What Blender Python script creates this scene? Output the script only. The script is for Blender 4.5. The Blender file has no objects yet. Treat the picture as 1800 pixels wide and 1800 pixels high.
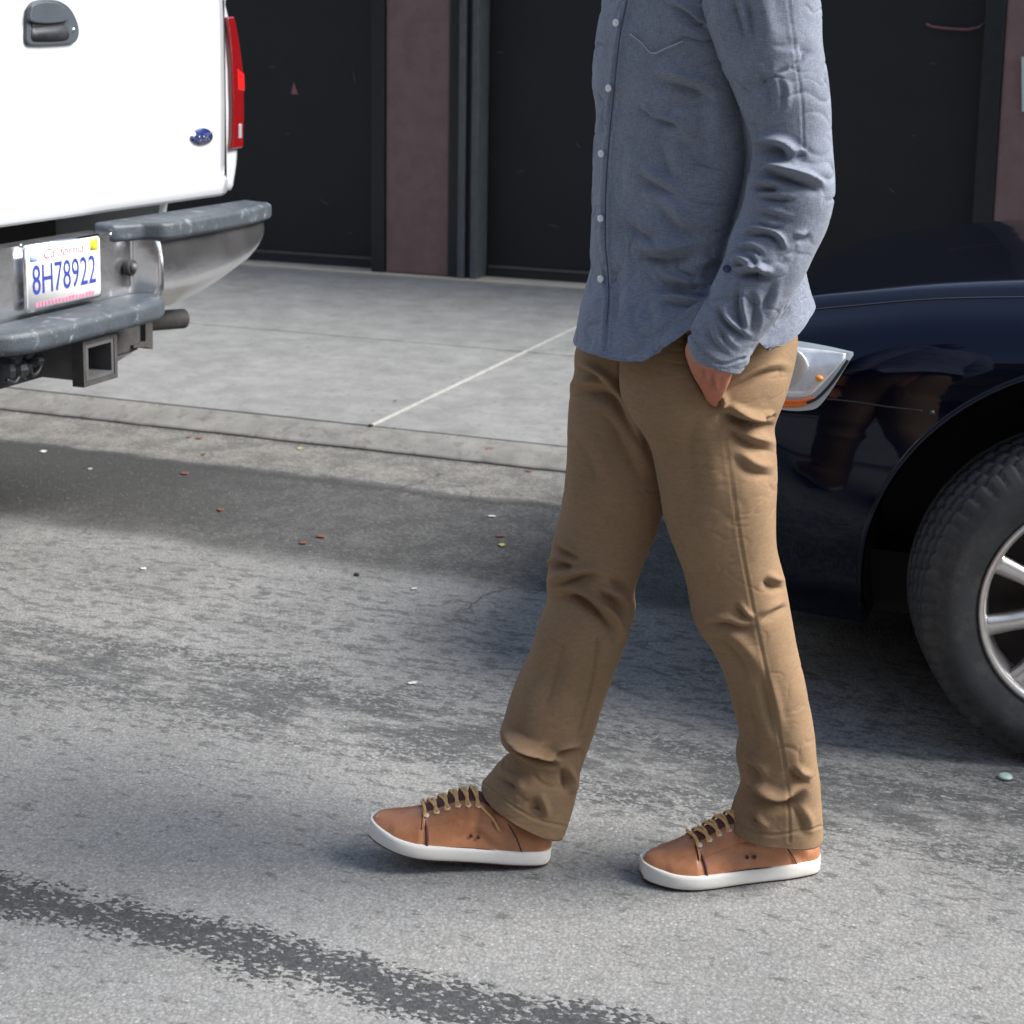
import bpy, bmesh, math, random
import numpy as np
from mathutils import Vector, noise as mnoise
random.seed(7); rng = np.random.default_rng(7)
C = bpy.context.scene.collection
scn = bpy.context.scene
R = math.radians

# ------------------------------------------------------------------ camera
FPX, YAW, PITCH, ROLL, HC, CX, CY = 2771.956, 0.34435, 0.16364, 0.01858, 1.3025, 952.56, 556.79
_f = np.array([-math.sin(YAW)*math.cos(PITCH), math.cos(YAW)*math.cos(PITCH), -math.sin(PITCH)])
_r0 = np.array([math.cos(YAW), math.sin(YAW), 0.0]); _u0 = np.cross(_r0, _f)
_r = _r0*math.cos(ROLL) + _u0*math.sin(ROLL); _u = -_r0*math.sin(ROLL) + _u0*math.cos(ROLL)
CAM = np.array([0, 0, HC])
cd = bpy.data.cameras.new('camera'); cam = bpy.data.objects.new('camera', cd); C.objects.link(cam)
from mathutils import Matrix
cam.matrix_world = Matrix(((_r[0], _u[0], -_f[0], CAM[0]), (_r[1], _u[1], -_f[1], CAM[1]), (_r[2], _u[2], -_f[2], CAM[2]), (0, 0, 0, 1)))
cd.sensor_width = 36; cd.lens = FPX/1800*36
cd.shift_x = (900-CX)/1800; cd.shift_y = (CY-900)/1800
cd.clip_start = 0.05; cd.clip_end = 3000
cd.dof.use_dof = True; cd.dof.focus_distance = 2.45; cd.dof.aperture_fstop = 9
scn.camera = cam

# ------------------------------------------------------------------ light
SUN_EL, SUN_AZ = 43, 15      # azimuth measured from +X towards +Y
w = bpy.data.worlds.new('World'); scn.world = w; w.use_nodes = True
nt = w.node_tree; nt.nodes.clear()
sky = nt.nodes.new('ShaderNodeTexSky'); sky.sky_type = 'NISHITA'; sky.sun_disc = False
sky.sun_elevation = R(SUN_EL); sky.sun_rotation = R(90-SUN_AZ); sky.air_density = 1.3; sky.dust_density = 1.2
bg = nt.nodes.new('ShaderNodeBackground'); bg.inputs[1].default_value = 0.13
wo = nt.nodes.new('ShaderNodeOutputWorld')
hs = nt.nodes.new('ShaderNodeHueSaturation'); hs.inputs['Saturation'].default_value = .82
nt.links.new(sky.outputs[0], hs.inputs['Color']); nt.links.new(hs.outputs[0], bg.inputs[0]); nt.links.new(bg.outputs[0], wo.inputs[0])
sd = bpy.data.lights.new('sun', 'SUN'); sd.energy = 5.0; sd.angle = R(30); sd.color = (1, 0.965, 0.92)
sun = bpy.data.objects.new('sun', sd); C.objects.link(sun)
sdir = Vector((math.cos(R(SUN_AZ))*math.cos(R(SUN_EL)), math.sin(R(SUN_AZ))*math.cos(R(SUN_EL)), math.sin(R(SUN_EL))))
sun.rotation_euler = sdir.to_track_quat('Z', 'Y').to_euler(); sun.location = (6, 1, 8)
scn.view_settings.view_transform = 'Standard'; scn.view_settings.look = 'None'
scn.view_settings.exposure = 0.70; scn.view_settings.gamma = 1; scn.view_settings.use_curve_mapping = False

# ------------------------------------------------------------------ photo geometry helpers
def ray(x, y): return _r*(x-CX)/FPX - _u*(y-CY)/FPX + _f
def hit(x, y, ax, v):
    d = ray(x, y); return CAM + d*(v-CAM[ax])/d[ax]
NF = np.array([-math.sin(YAW), math.cos(YAW), 0.0]); RR = np.array([math.cos(YAW), math.sin(YAW), 0.0])
def W(x, y, t):
    d = ray(x, y); return CAM + d*t/(d@NF)
def proj(P):
    d = np.asarray(P)-CAM; z = d@_f
    return CX+FPX*(d@_r)/z, CY-FPX*(d@_u)/z

# ------------------------------------------------------------------ object helpers
ORG = {}
def thing(name, label, cat, loc=(0, 0, 0), group=None):
    o = bpy.data.objects.new(name, None); C.objects.link(o); o.location = loc
    o.empty_display_size = .1; o['label'] = label; o['category'] = cat
    if group: o['group'] = group
    ORG[o.name] = np.array(loc, float); return o
def mk(name, v, f, m, parent=None, smooth=True, kind=None, org=None):
    v = np.asarray(v, float)
    if parent is not None: g = ORG[parent.name]
    else: g = np.array(org, float) if org is not None else np.zeros(3)
    me = bpy.data.meshes.new(name)
    me.from_pydata((v-g).tolist(), [], [list(map(int, q)) for q in f]); me.update()
    if len(f) < 4000:
        bm = bmesh.new(); bm.from_mesh(me); bmesh.ops.recalc_face_normals(bm, faces=bm.faces); bm.to_mesh(me); bm.free()
    if smooth: me.polygons.foreach_set('use_smooth', [True]*len(me.polygons))
    if m: me.materials.append(m)
    o = bpy.data.objects.new(name, me); C.objects.link(o)
    if parent is not None: o.parent = parent
    else: o.location = g
    ORG[o.name] = g
    if kind: o['kind'] = kind
    return o
def tag(o, label, cat, group=None):
    o['label'] = label; o['category'] = cat
    if group: o['group'] = group
    return o
def bevel(o, w_=.005, seg=2, ang=35):
    b = o.modifiers.new('bevel', 'BEVEL'); b.width = w_; b.segments = seg; b.limit_method = 'ANGLE'; b.angle_limit = R(ang)
    wn = o.modifiers.new('wn', 'WEIGHTED_NORMAL'); wn.keep_sharp = True
    return o
def boxv(x0, x1, y0, y1, z0, z1):
    v = [(x, y, z) for x in (x0, x1) for y in (y0, y1) for z in (z0, z1)]
    f = [(0, 1, 3, 2), (4, 6, 7, 5), (0, 4, 5, 1), (2, 3, 7, 6), (0, 2, 6, 4), (1, 5, 7, 3)]
    return v, f
def box(name, x0, x1, y0, y1, z0, z1, m, parent=None, bev=.004, kind=None, seg=2):
    v, f = boxv(x0, x1, y0, y1, z0, z1)
    o = mk(name, v, f, m, parent, smooth=bev > 0, kind=kind)
    if bev: bevel(o, bev, seg)
    return o
def merge(parts):
    V = []; F = []; n = 0
    for v, f in parts:
        V += [tuple(p) for p in v]; F += [tuple(i+n for i in q) for q in f]; n += len(v)
    return V, F
def prism(poly, vec):
    """poly: list of 3D points, extruded along vec"""
    p = np.array(poly, float); n = len(p); q = p+np.array(vec)
    return np.vstack([p, q]), [tuple(range(n))[::-1], tuple(range(n, 2*n))]+[(i, (i+1) % n, n+(i+1) % n, n+i) for i in range(n)]
def tubev(pts, r, seg=8, caps=True):
    pts = np.array(pts, float); n = len(pts); V = []; F = []
    rr = np.full(n, r) if np.isscalar(r) else np.array(r)
    a0 = None
    for i in range(n):
        d = pts[min(i+1, n-1)]-pts[max(i-1, 0)]; d /= np.linalg.norm(d)+1e-9
        if a0 is None: a = np.cross(d, np.array([0.13, 0.21, 0.97])); a = np.cross(d, (1., 0, 0)) if np.linalg.norm(a) < .2 else a
        else: a = a0-d*(a0@d)
        a = a/(np.linalg.norm(a)+1e-9); a0 = a; b = np.cross(d, a)
        for k in range(seg):
            t = 2*math.pi*k/seg; V.append(pts[i]+rr[i]*(a*math.cos(t)+b*math.sin(t)))
    for i in range(n-1):
        for k in range(seg):
            k2 = (k+1) % seg; F.append((i*seg+k, i*seg+k2, (i+1)*seg+k2, (i+1)*seg+k))
    if caps: F.append(tuple(range(seg))[::-1]); F.append(tuple(range((n-1)*seg, n*seg)))
    return V, F
def gridf(nr, nc, wrap=True, off=0):
    F = []
    for i in range(nr-1):
        for k in range(nc if wrap else nc-1):
            k2 = (k+1) % nc; F.append((off+i*nc+k, off+i*nc+k2, off+(i+1)*nc+k2, off+(i+1)*nc+k))
    return F
def catmull(P, n):
    P = np.array(P, float); m = len(P)
    d = np.maximum(np.linalg.norm(np.diff(P, axis=0), axis=1), 1e-6); s = np.r_[0, np.cumsum(d)]
    T = np.zeros_like(P)
    for i in range(m):
        a, b = max(i-1, 0), min(i+1, m-1); T[i] = (P[b]-P[a])/(s[b]-s[a])
    u = np.linspace(0, s[-1], n); k = np.clip(np.searchsorted(s, u, side='right')-1, 0, m-2)
    h = (s[k+1]-s[k]); x = ((u-s[k])/h)[:, None]; h = h[:, None]
    return ((2*x**3-3*x**2+1)*P[k]+(x**3-2*x**2+x)*h*T[k]+(-2*x**3+3*x**2)*P[k+1]+(x**3-x**2)*h*T[k+1])
def vnorm(V, F):
    V = np.asarray(V); N = np.zeros_like(V); q = np.array([f for f in F if len(f) == 4])
    n = np.cross(V[q[:, 2]]-V[q[:, 0]], V[q[:, 3]]-V[q[:, 1]])
    for j in range(4): np.add.at(N, q[:, j], n)
    return N/(np.linalg.norm(N, axis=1)[:, None]+1e-12)
def segdist(px, py, path):
    """distance to a polyline and the position along it (0..1)"""
    path = np.array(path, float); L = np.r_[0, np.cumsum(np.linalg.norm(np.diff(path, axis=0), axis=1))]
    best = np.full(px.shape, 1e9); al = np.zeros(px.shape); sg = np.ones(px.shape)
    for i in range(len(path)-1):
        a, b = path[i], path[i+1]; d = b-a; l2 = d@d
        t = np.clip(((px-a[0])*d[0]+(py-a[1])*d[1])/l2, 0, 1)
        q = np.hypot(px-a[0]-t*d[0], py-a[1]-t*d[1]); m = q < best
        best[m] = q[m]; al[m] = ((L[i]+t*math.sqrt(l2))/L[-1])[m]
        sg[m] = np.sign((px-a[0])*d[1]-(py-a[1])*d[0])[m]
    return best, al, sg
def sculpt(V, N, strokes, gain=1.0):
    """press folds and seams into cloth: stroke = (path, width px, depth mm, ridge share, taper)"""
    px, py = proj(V); to = CAM-V; to /= np.linalg.norm(to, axis=1)[:, None]
    face = np.clip((N*to).sum(1)*4+.6, 0, 1); D = np.zeros(len(V))
    for st in strokes:
        path, wd, dp = st[:3]; rg = st[3] if len(st) > 3 else .45; tp = st[4] if len(st) > 4 else True
        p2 = catmull(path, 4*len(path)) if len(path) > 2 else np.array(path, float)
        x0, y0 = p2.min(0)-wd*5; x1, y1 = p2.max(0)+wd*5
        m = np.where((px > x0) & (px < x1) & (py > y0) & (py < y1))[0]
        if not len(m): continue
        d, al, sg = segdist(px[m], py[m], p2)
        e = np.minimum(al, 1-al); tw = np.sin(np.clip(e/.46, .0, 1)*math.pi/2)**1.3*1.08 if tp else 1
        if wd < 4 or dp < 0: D[m] += tw*dp*.001*(-np.exp(-(d/wd)**2)+rg*np.exp(-((d-2.1*wd)/(1.1*wd))**2))
        else:
            ws = np.where(sg > 0, .55*wd, 1.35*wd); D[m] += gain*tw*dp*.0013*(-np.exp(-(d/ws)**1.15)+rg*np.exp(-((d-1.75*wd)/(.85*wd))**2)*np.where(sg > 0, .95, .08))
    return V+N*(D*face)[:, None]
def crinkle(V, N, amp, sc, seed=0, st=(1, 1, 1)):
    """thin sharp creases: folded noise"""
    out = np.empty(len(V)); o = seed*9.1
    for i, p in enumerate(V):
        q = (p[0]*sc*st[0]+o, p[1]*sc*st[1]-o, p[2]*sc*st[2])
        a = mnoise.noise(q); b = mnoise.noise((q[2]*.5+3, q[0]*.5, q[1]*.5+o))
        out[i] = -max(0, 1-abs(a)*5.5)**1.6*max(0, .25+b*1.8)
    return V+N*(out*amp)[:, None]
def wrinkle(V, N, amp, sc, seed=0, st=(1, 1, 1)):
    out = np.empty(len(V)); o = seed*13.7
    for i, p in enumerate(V):
        out[i] = mnoise.noise((p[0]*sc*st[0]+o, p[1]*sc*st[1]+o, p[2]*sc*st[2]))
    return V+N*(out*amp)[:, None]
def loft(sec, nr=140, nc=96, n=2.25, k=0.0, close=None, shrink=0.0):
    """sections (xl,yl,xr,yr,t,hd): outline pixels left/right at camera distance t, half depth hd"""
    S = catmull(sec, nr); th = np.arange(nc)*2*math.pi/nc
    c = np.cos(th); s = np.sin(th)
    c2 = np.sign(c)*abs(c)**(2/n); s2 = np.sign(s)*abs(s)**(2/n)
    V = []
    for a in S:
        L = W(a[0], a[1], a[4]); Rr = W(a[2], a[3], a[4]); Cn = (L+Rr)/2; U = (Rr-L)/2
        if shrink:
            l = np.linalg.norm(U); U = U*max(l-shrink, .004)/l
        hd = max(a[5]-shrink, .004)
        V.append(Cn+np.outer(c2, U)+np.outer(hd*(k*c2+math.sqrt(1-k*k)*s2), NF))
    V = np.vstack(V); F = gridf(nr, nc)
    if close:
        F.append(tuple(range(nc))[::-1]); F.append(tuple(range((nr-1)*nc, nr*nc)))
    return V, F
def remesh(o, vox, smooth=4):
    m = o.modifiers.new('remesh', 'REMESH'); m.mode = 'VOXEL'; m.voxel_size = vox; m.use_smooth_shade = True
    s = o.modifiers.new('smooth', 'SMOOTH'); s.iterations = smooth; s.factor = .5
    dg = bpy.context.evaluated_depsgraph_get(); me = bpy.data.meshes.new_from_object(o.evaluated_get(dg))
    old = o.data; me.name = old.name; o.modifiers.clear(); mats = list(old.materials); o.data = me
    if not len(me.materials):
        for q in mats: me.materials.append(q)
    me.polygons.foreach_set('use_smooth', [True]*len(me.polygons)); return o

# ------------------------------------------------------------------ materials
ALB = 1.38
def alb(c): return tuple(min(.84, q*ALB) for q in c)
def newmat(name):
    m = bpy.data.materials.new(name); m.use_nodes = True; t = m.node_tree
    return m, t, t.nodes['Principled BSDF']
def N_(t, typ, **kw):
    n = t.nodes.new(typ)
    for k, v in kw.items():
        if k.startswith('i_'):
            key = k[2:]; n.inputs[int(key) if key.isdigit() else key].default_value = v
        else: setattr(n, k, v)
    return n
def mat(name, col, rough=.6, metal=0, coat=0, var=None, bump=None, spec=.5, dirt=None, sheen=0, stretch=None, trans=0, crough=.04, rvar=0):
    m, t, b = newmat(name); L = t.links.new; col = alb(col)
    if dirt: dirt = (dirt[0], dirt[1], alb(dirt[2]), dirt[3])
    b.inputs['Base Color'].default_value = (*col, 1); b.inputs['Roughness'].default_value = rough
    b.inputs['Metallic'].default_value = metal; b.inputs['Coat Weight'].default_value = coat
    b.inputs['Coat Roughness'].default_value = crough
    b.inputs['Specular IOR Level'].default_value = spec; b.inputs['Sheen Weight'].default_value = sheen
    b.inputs['Transmission Weight'].default_value = trans
    tc = N_(t, 'ShaderNodeTexCoord'); vec = tc.outputs['Object']
    if stretch:
        mp = N_(t, 'ShaderNodeMapping'); mp.inputs['Scale'].default_value = stretch; L(vec, mp.inputs[0]); vec = mp.outputs[0]
    cur = None
    if var:
        n = N_(t, 'ShaderNodeTexNoise', i_Scale=var[0], i_Detail=6.0, i_Roughness=.65); L(vec, n.inputs['Vector'])
        mr = N_(t, 'ShaderNodeMapRange'); mr.inputs[1].default_value = .25; mr.inputs[2].default_value = .75
        mr.inputs[3].default_value = 1-var[1]; mr.inputs[4].default_value = 1+var[1]; L(n.outputs[0], mr.inputs[0])
        mx = N_(t, 'ShaderNodeMix', data_type='RGBA', blend_type='MULTIPLY'); mx.inputs[0].default_value = 1
        mx.inputs[6].default_value = (*col, 1); L(mr.outputs[0], mx.inputs[7]); cur = mx.outputs[2]
        if rvar:
            m2 = N_(t, 'ShaderNodeMapRange'); m2.inputs[1].default_value = .3; m2.inputs[2].default_value = .7
            m2.inputs[3].default_value = rough-rvar; m2.inputs[4].default_value = rough+rvar
            L(n.outputs[0], m2.inputs[0]); L(m2.outputs[0], b.inputs['Roughness'])
    if dirt:   # (scale, threshold, colour, softness)
        n = N_(t, 'ShaderNodeTexNoise', i_Scale=dirt[0], i_Detail=8.0, i_Roughness=.7); L(vec, n.inputs['Vector'])
        mr = N_(t, 'ShaderNodeMapRange'); mr.inputs[1].default_value = dirt[1]; mr.inputs[2].default_value = dirt[1]+dirt[3]
        L(n.outputs[0], mr.inputs[0]); mx = N_(t, 'ShaderNodeMix', data_type='RGBA')
        L(mr.outputs[0], mx.inputs[0]); mx.inputs[7].default_value = (*dirt[2], 1)
        if cur: L(cur, mx.inputs[6])
        else: mx.inputs[6].default_value = (*col, 1)
        cur = mx.outputs[2]
    if cur: L(cur, b.inputs['Base Color'])
    if bump:
        n = N_(t, 'ShaderNodeTexNoise', i_Scale=bump[0], i_Detail=5.0, i_Roughness=.6); L(vec, n.inputs['Vector'])
        bp = N_(t, 'ShaderNodeBump', i_Strength=bump[1], i_Distance=bump[2]); L(n.outputs[0], bp.inputs['Height']); L(bp.outputs[0], b.inputs['Normal'])
    return m
def cloth(name, ca, cb, sc, rough, twill=False, sheen=.15, mott=.1, bs=.35, fz=.5):
    """woven cloth: two thread colours crossing, soft mottling, fine relief"""
    m, t, b = newmat(name); L = t.links.new; ca, cb = alb(ca), alb(cb)
    tc = N_(t, 'ShaderNodeTexCoord'); b.inputs['Roughness'].default_value = rough
    b.inputs['Specular IOR Level'].default_value = .15; b.inputs['Sheen Weight'].default_value = sheen; b.inputs['Sheen Roughness'].default_value = .5
    hs = []
    for st in (((1, 1, .12), (1, 1, 9.0)) if not twill else ((1, 1, .3), (1, 1, 3.0))):
        mp = N_(t, 'ShaderNodeMapping'); mp.inputs['Scale'].default_value = st
        if twill: mp.inputs['Rotation'].default_value = (R(35), R(20), 0)
        L(tc.outputs['Object'], mp.inputs[0])
        n = N_(t, 'ShaderNodeTexNoise', i_Scale=sc if st[2] < 1 else sc*.12, i_Detail=3.0, i_Roughness=.7); L(mp.outputs[0], n.inputs['Vector']); hs.append(n.outputs[0])
    ad = N_(t, 'ShaderNodeMath', operation='ADD'); L(hs[0], ad.inputs[0]); L(hs[1], ad.inputs[1])
    mr = N_(t, 'ShaderNodeMapRange'); mr.inputs[1].default_value = .78; mr.inputs[2].default_value = 1.22; L(ad.outputs[0], mr.inputs[0])
    mx = N_(t, 'ShaderNodeMix', data_type='RGBA'); mx.inputs[6].default_value = (*ca, 1); mx.inputs[7].default_value = (*cb, 1); L(mr.outputs[0], mx.inputs[0])
    n2 = N_(t, 'ShaderNodeTexNoise', i_Scale=14.0, i_Detail=6.0, i_Roughness=.6); L(tc.outputs['Object'], n2.inputs['Vector'])
    m2 = N_(t, 'ShaderNodeMapRange'); m2.inputs[1].default_value = .3; m2.inputs[2].default_value = .7; m2.inputs[3].default_value = 1-mott; m2.inputs[4].default_value = 1+mott
    L(n2.outputs[0], m2.inputs[0]); mm = N_(t, 'ShaderNodeMix', data_type='RGBA', blend_type='MULTIPLY'); mm.inputs[0].default_value = 1
    L(mx.outputs[2], mm.inputs[6]); L(m2.outputs[0], mm.inputs[7]); L(mm.outputs[2], b.inputs['Base Color'])
    bp = N_(t, 'ShaderNodeBump', i_Strength=bs, i_Distance=.0006); L(ad.outputs[0], bp.inputs['Height'])
    n3 = N_(t, 'ShaderNodeTexNoise', i_Scale=38.0, i_Detail=5.0, i_Roughness=.55); L(tc.outputs['Object'], n3.inputs['Vector'])
    b2 = N_(t, 'ShaderNodeBump', i_Strength=fz, i_Distance=.004); L(n3.outputs[0], b2.inputs['Height']); L(bp.outputs[0], b2.inputs['Normal'])
    L(b2.outputs[0], b.inputs['Normal']); return m
def ground_mat():
    m, t, b = newmat('asphalt'); L = t.links.new
    geo = N_(t, 'ShaderNodeNewGeometry'); P = geo.outputs['Position']
    sp = N_(t, 'ShaderNodeSeparateXYZ'); L(P, sp.inputs[0]); X, Y = sp.outputs[0], sp.outputs[1]
    def noise(sc, det=5.0, ro=.6, st=None):
        v = P
        if st:
            mp = N_(t, 'ShaderNodeMapping'); mp.inputs['Scale'].default_value = st; L(P, mp.inputs[0]); v = mp.outputs[0]
        n = N_(t, 'ShaderNodeTexNoise', i_Scale=sc, i_Detail=det, i_Roughness=ro); L(v, n.inputs['Vector']); return n.outputs[0]
    def M(op, a, b_=None, c=None, clamp=False):
        n = N_(t, 'ShaderNodeMath', operation=op); n.use_clamp = clamp
        for i, q in enumerate((a, b_, c)):
            if q is None: continue
            if isinstance(q, (int, float)): n.inputs[i].default_value = q
            else: L(q, n.inputs[i])
        return n.outputs[0]
    def S(x, lo, hi):
        n = N_(t, 'ShaderNodeMapRange', interpolation_type='SMOOTHSTEP'); n.inputs[1].default_value = lo; n.inputs[2].default_value = hi; L(x, n.inputs[0]); return n.outputs[0]
    def mix(f, a, b_):
        n = N_(t, 'ShaderNodeMix', data_type='RGBA'); L(f, n.inputs[0])
        for i, q in ((6, a), (7, b_)):
            if isinstance(q, tuple): n.inputs[i].default_value = (*alb(q), 1)
            else: L(q, n.inputs[i])
        return n.outputs[2]
    grit = noise(170.0, 4.0, .75); fine = noise(520.0, 2.0, .6); big = noise(1.7, 5.0, .6); med = noise(9.0, 6.0, .65)
    streak = noise(8.0, 8.0, .75, (.6, 1.7, 1)); cell = N_(t, 'ShaderNodeTexVoronoi', i_Scale=190.0)
    cm = N_(t, 'ShaderNodeMapping'); cm.inputs['Scale'].default_value = (.6, 1, 1); L(P, cm.inputs[0]); L(cm.outputs[0], cell.inputs['Vector'])
    cs = N_(t, 'ShaderNodeSeparateXYZ'); L(cell.outputs['Color'], cs.inputs[0])
    crumb = M('ADD', M('MULTIPLY', noise(48.0, 5.0, .8), .62), M('MULTIPLY', cs.outputs[0], .38))
    col = mix(S(big, .3, .7), (.136, .136, .132), (.168, .167, .161))
    col = mix(M('MULTIPLY', S(med, .45, .75), .35), col, (.15, .155, .16))
    dn = M('MULTIPLY', M('SUBTRACT', noise(3.1, 4.0), .5), .16)
    Yd = M('ADD', Y, dn)
    def band(y0, hw, soft, cr, amt):
        d = M('ABSOLUTE', M('SUBTRACT', Yd, y0))
        base = M('SUBTRACT', 1.0, S(d, hw, hw+soft))
        k = M('ADD', base, M('MULTIPLY', M('SUBTRACT', crumb, .5), cr))
        return M('MULTIPLY', M('MULTIPLY', S(k, .40, .75), S(base, .0, .35)), amt)
    # worn, darker streaky zone in the middle of the lane
    z1 = M('MULTIPLY', band(2.68, .01, .26, 2.8, .92), S(streak, .40, .56)); col = mix(z1, col, (.058, .060, .061))
    zs = M('MULTIPLY', M('MULTIPLY', S(streak, .50, .62), S(M('ABSOLUTE', M('SUBTRACT', Yd, 2.95)), .75, .2)), .55)
    zs = M('MULTIPLY', zs, S(crumb, .38, .6)); col = mix(M('MULTIPLY', zs, 1.5, None, True), col, (.062, .064, .066))
    # fresh dark patch by the gutter
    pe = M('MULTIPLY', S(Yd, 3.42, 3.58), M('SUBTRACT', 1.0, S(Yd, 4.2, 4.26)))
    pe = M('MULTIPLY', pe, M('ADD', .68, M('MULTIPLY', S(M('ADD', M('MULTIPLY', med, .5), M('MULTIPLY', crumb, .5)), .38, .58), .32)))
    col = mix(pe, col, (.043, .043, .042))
    z3 = band(4.22, .015, .05, 2.2, .8); col = mix(z3, col, (.03, .03, .03))
    # gutter: pale worn concrete, grimy
    gu = S(M('ADD', Yd, M('MULTIPLY', M('SUBTRACT', crumb, .5), .12)), 4.20, 4.30); gc = mix(S(M('ADD', M('MULTIPLY', med, .6), M('MULTIPLY', crumb, .4)), .36, .62), (.145, .141, .128), (.075, .072, .066)); col = mix(gu, col, gc)
    z4 = band(4.62, .012, .05, 2.5, .8); col = mix(z4, col, (.055, .053, .05))
    # sealed crack running along the lane
    z2 = band(1.862, .006, .085, 2.8, .97); col = mix(z2, col, (.036, .037, .039))
    # pickup's shade painted into the asphalt colour
    # darker grimy strip under and behind the pickup
    shade_ = M('MULTIPLY', M('SUBTRACT', 1.0, S(M('ADD', X, M('MULTIPLY', dn, 3.0)), -2.95, -1.7)), M('MULTIPLY', S(Yd, 3.45, 3.75), M('SUBTRACT', 1.0, S(Yd, 4.2, 4.3))))
    col = mix(M('MULTIPLY', shade_, .92), col, (.03, .03, .029))
    # aggregate: stones of several sizes in a dark binder, thin cracks, small stains
    def vor(sc, feat='F1'):
        n = N_(t, 'ShaderNodeTexVoronoi', i_Scale=sc, feature=feat); L(P, n.inputs['Vector']); return n
    v1 = vor(150.0); v2 = vor(330.0)
    k = N_(t, 'ShaderNodeMapRange'); k.inputs[1].default_value = .28; k.inputs[2].default_value = .72; k.inputs[3].default_value = .84; k.inputs[4].default_value = 1.2; L(grit, k.inputs[0])
    g1 = N_(t, 'ShaderNodeSeparateXYZ'); L(v1.outputs['Color'], g1.inputs[0]); g2 = N_(t, 'ShaderNodeSeparateXYZ'); L(v2.outputs['Color'], g2.inputs[0])
    stone = M('ADD', M('MULTIPLY', g1.outputs[0], .24), .88); stone2 = M('ADD', M('MULTIPLY', g2.outputs[0], .22), .89)
    edge_ = M('ADD', M('MULTIPLY', M('SUBTRACT', 1.0, S(v1.outputs['Distance'], .35, .7)), .18), .88)
    agg = M('MULTIPLY', M('MULTIPLY', k.outputs[0], stone), M('MULTIPLY', stone2, edge_))
    mm = N_(t, 'ShaderNodeMix', data_type='RGBA', blend_type='MULTIPLY'); mm.inputs[0].default_value = 1; L(col, mm.inputs[6]); L(agg, mm.inputs[7])
    spk = M('MULTIPLY', M('SUBTRACT', 1.0, S(v1.outputs['Distance'], .22, .4)), S(g1.outputs[1], .95, .97))
    col = mix(M('MULTIPLY', spk, .3), mm.outputs[2], (.42, .42, .40))
    pit = M('MULTIPLY', S(M('ADD', noise(30.0, 5.0, .75, (.6, 1.3, 1)), M('MULTIPLY', S(M('ABSOLUTE', M('SUBTRACT', Y, 2.95)), 1.0, .2), .07)), .58, .64), M('SUBTRACT', 1.0, gu)); col = mix(M('MULTIPLY', pit, .62), col, (.05, .05, .05))
    wv = N_(t, 'ShaderNodeTexVoronoi', i_Scale=1.15, feature='DISTANCE_TO_EDGE'); wp = N_(t, 'ShaderNodeMix', data_type='RGBA', blend_type='ADD'); wp.inputs[0].default_value = .22
    nn_ = N_(t, 'ShaderNodeTexNoise', i_Scale=5.0, i_Detail=6.0); L(P, nn_.inputs['Vector']); L(P, wp.inputs[6]); L(nn_.outputs['Color'], wp.inputs[7]); L(wp.outputs[2], wv.inputs['Vector'])
    crk = M('MULTIPLY', M('SUBTRACT', 1.0, S(wv.outputs['Distance'], .001, .006)), M('MULTIPLY', S(Yd, 2.2, 2.6), M('MULTIPLY', S(big, .46, .54), S(Yd, 3.0, 3.4))))
    col = mix(M('MULTIPLY', crk, .7), col, (.03, .03, .03))
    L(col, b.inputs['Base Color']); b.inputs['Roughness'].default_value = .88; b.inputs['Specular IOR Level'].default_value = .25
    h = M('ADD', M('ADD', M('MULTIPLY', grit, .7), M('MULTIPLY', v1.outputs['Distance'], -.5)), M('MULTIPLY', M('MULTIPLY', crumb, M('ADD', z2, M('ADD', z1, .25))), 1.2))
    bp = N_(t, 'ShaderNodeBump', i_Strength=.8, i_Distance=.0022); L(h, bp.inputs['Height']); L(bp.outputs[0], b.inputs['Normal'])
    return m

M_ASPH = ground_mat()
M_CONC = mat('pavement_concrete', (.142, .143, .138), .85, var=(7, .28), bump=(110, .7, .003), dirt=(34, .55, (.085, .085, .08), .16))
M_CURB = mat('kerb_concrete', (.13, .126, .115), .85, var=(9, .3), bump=(120, .6, .003), dirt=(20, .52, (.075, .07, .062), .16))
M_JOINT = mat('joint_mortar', (.25, .245, .23), .9, var=(30, .25), bump=(150, .6, .002))
M_LEDGE = mat('ledge_stone', (.36, .32, .25), .8, var=(6, .15), bump=(90, .4, .003), dirt=(9, .55, (.33, .29, .2), .15))
M_BROWN = mat('brown_paint', (.145, .086, .078), .62, var=(9, .2), bump=(160, .5, .003), dirt=(34, .70, (.14, .11, .10), .04))
M_DOOR = mat('black_door_paint', (.0052, .0052, .0051), .6, var=(4, .4), bump=(60, .2, .003), dirt=(24, .66, (.028, .030, .031), .08))
M_FRAME = mat('black_frame_paint', (.009, .011, .012), .4, var=(20, .3), dirt=(60, .72, (.2, .22, .24), .02))
M_CHAN = mat('grey_channel_metal', (.06, .068, .07), .4, var=(20, .25))
M_TRIM = mat('dull_aluminium', (.09, .085, .08), .45, metal=.5, var=(60, .5))
M_WHITE = mat('white_truck_paint', (.38, .39, .408), .25, coat=.6, var=(2, .02))
M_GAP = mat('dark_gap', (.012, .012, .013), .7)
M_GREYPL = mat('worn_grey_plastic', (.040, .048, .057), .5, var=(18, .3), bump=(220, .5, .002), dirt=(24, .57, (.19, .215, .235), .16))
M_HANDLE = mat('handle_plastic', (.045, .052, .06), .38, var=(20, .15))
M_CHROME = mat('dusty_chrome', (.52, .52, .53), .2, metal=.95, var=(7, .12), bump=(8, .12, .01), dirt=(9, .60, (.34, .32, .31), .45), rvar=.07)
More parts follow.
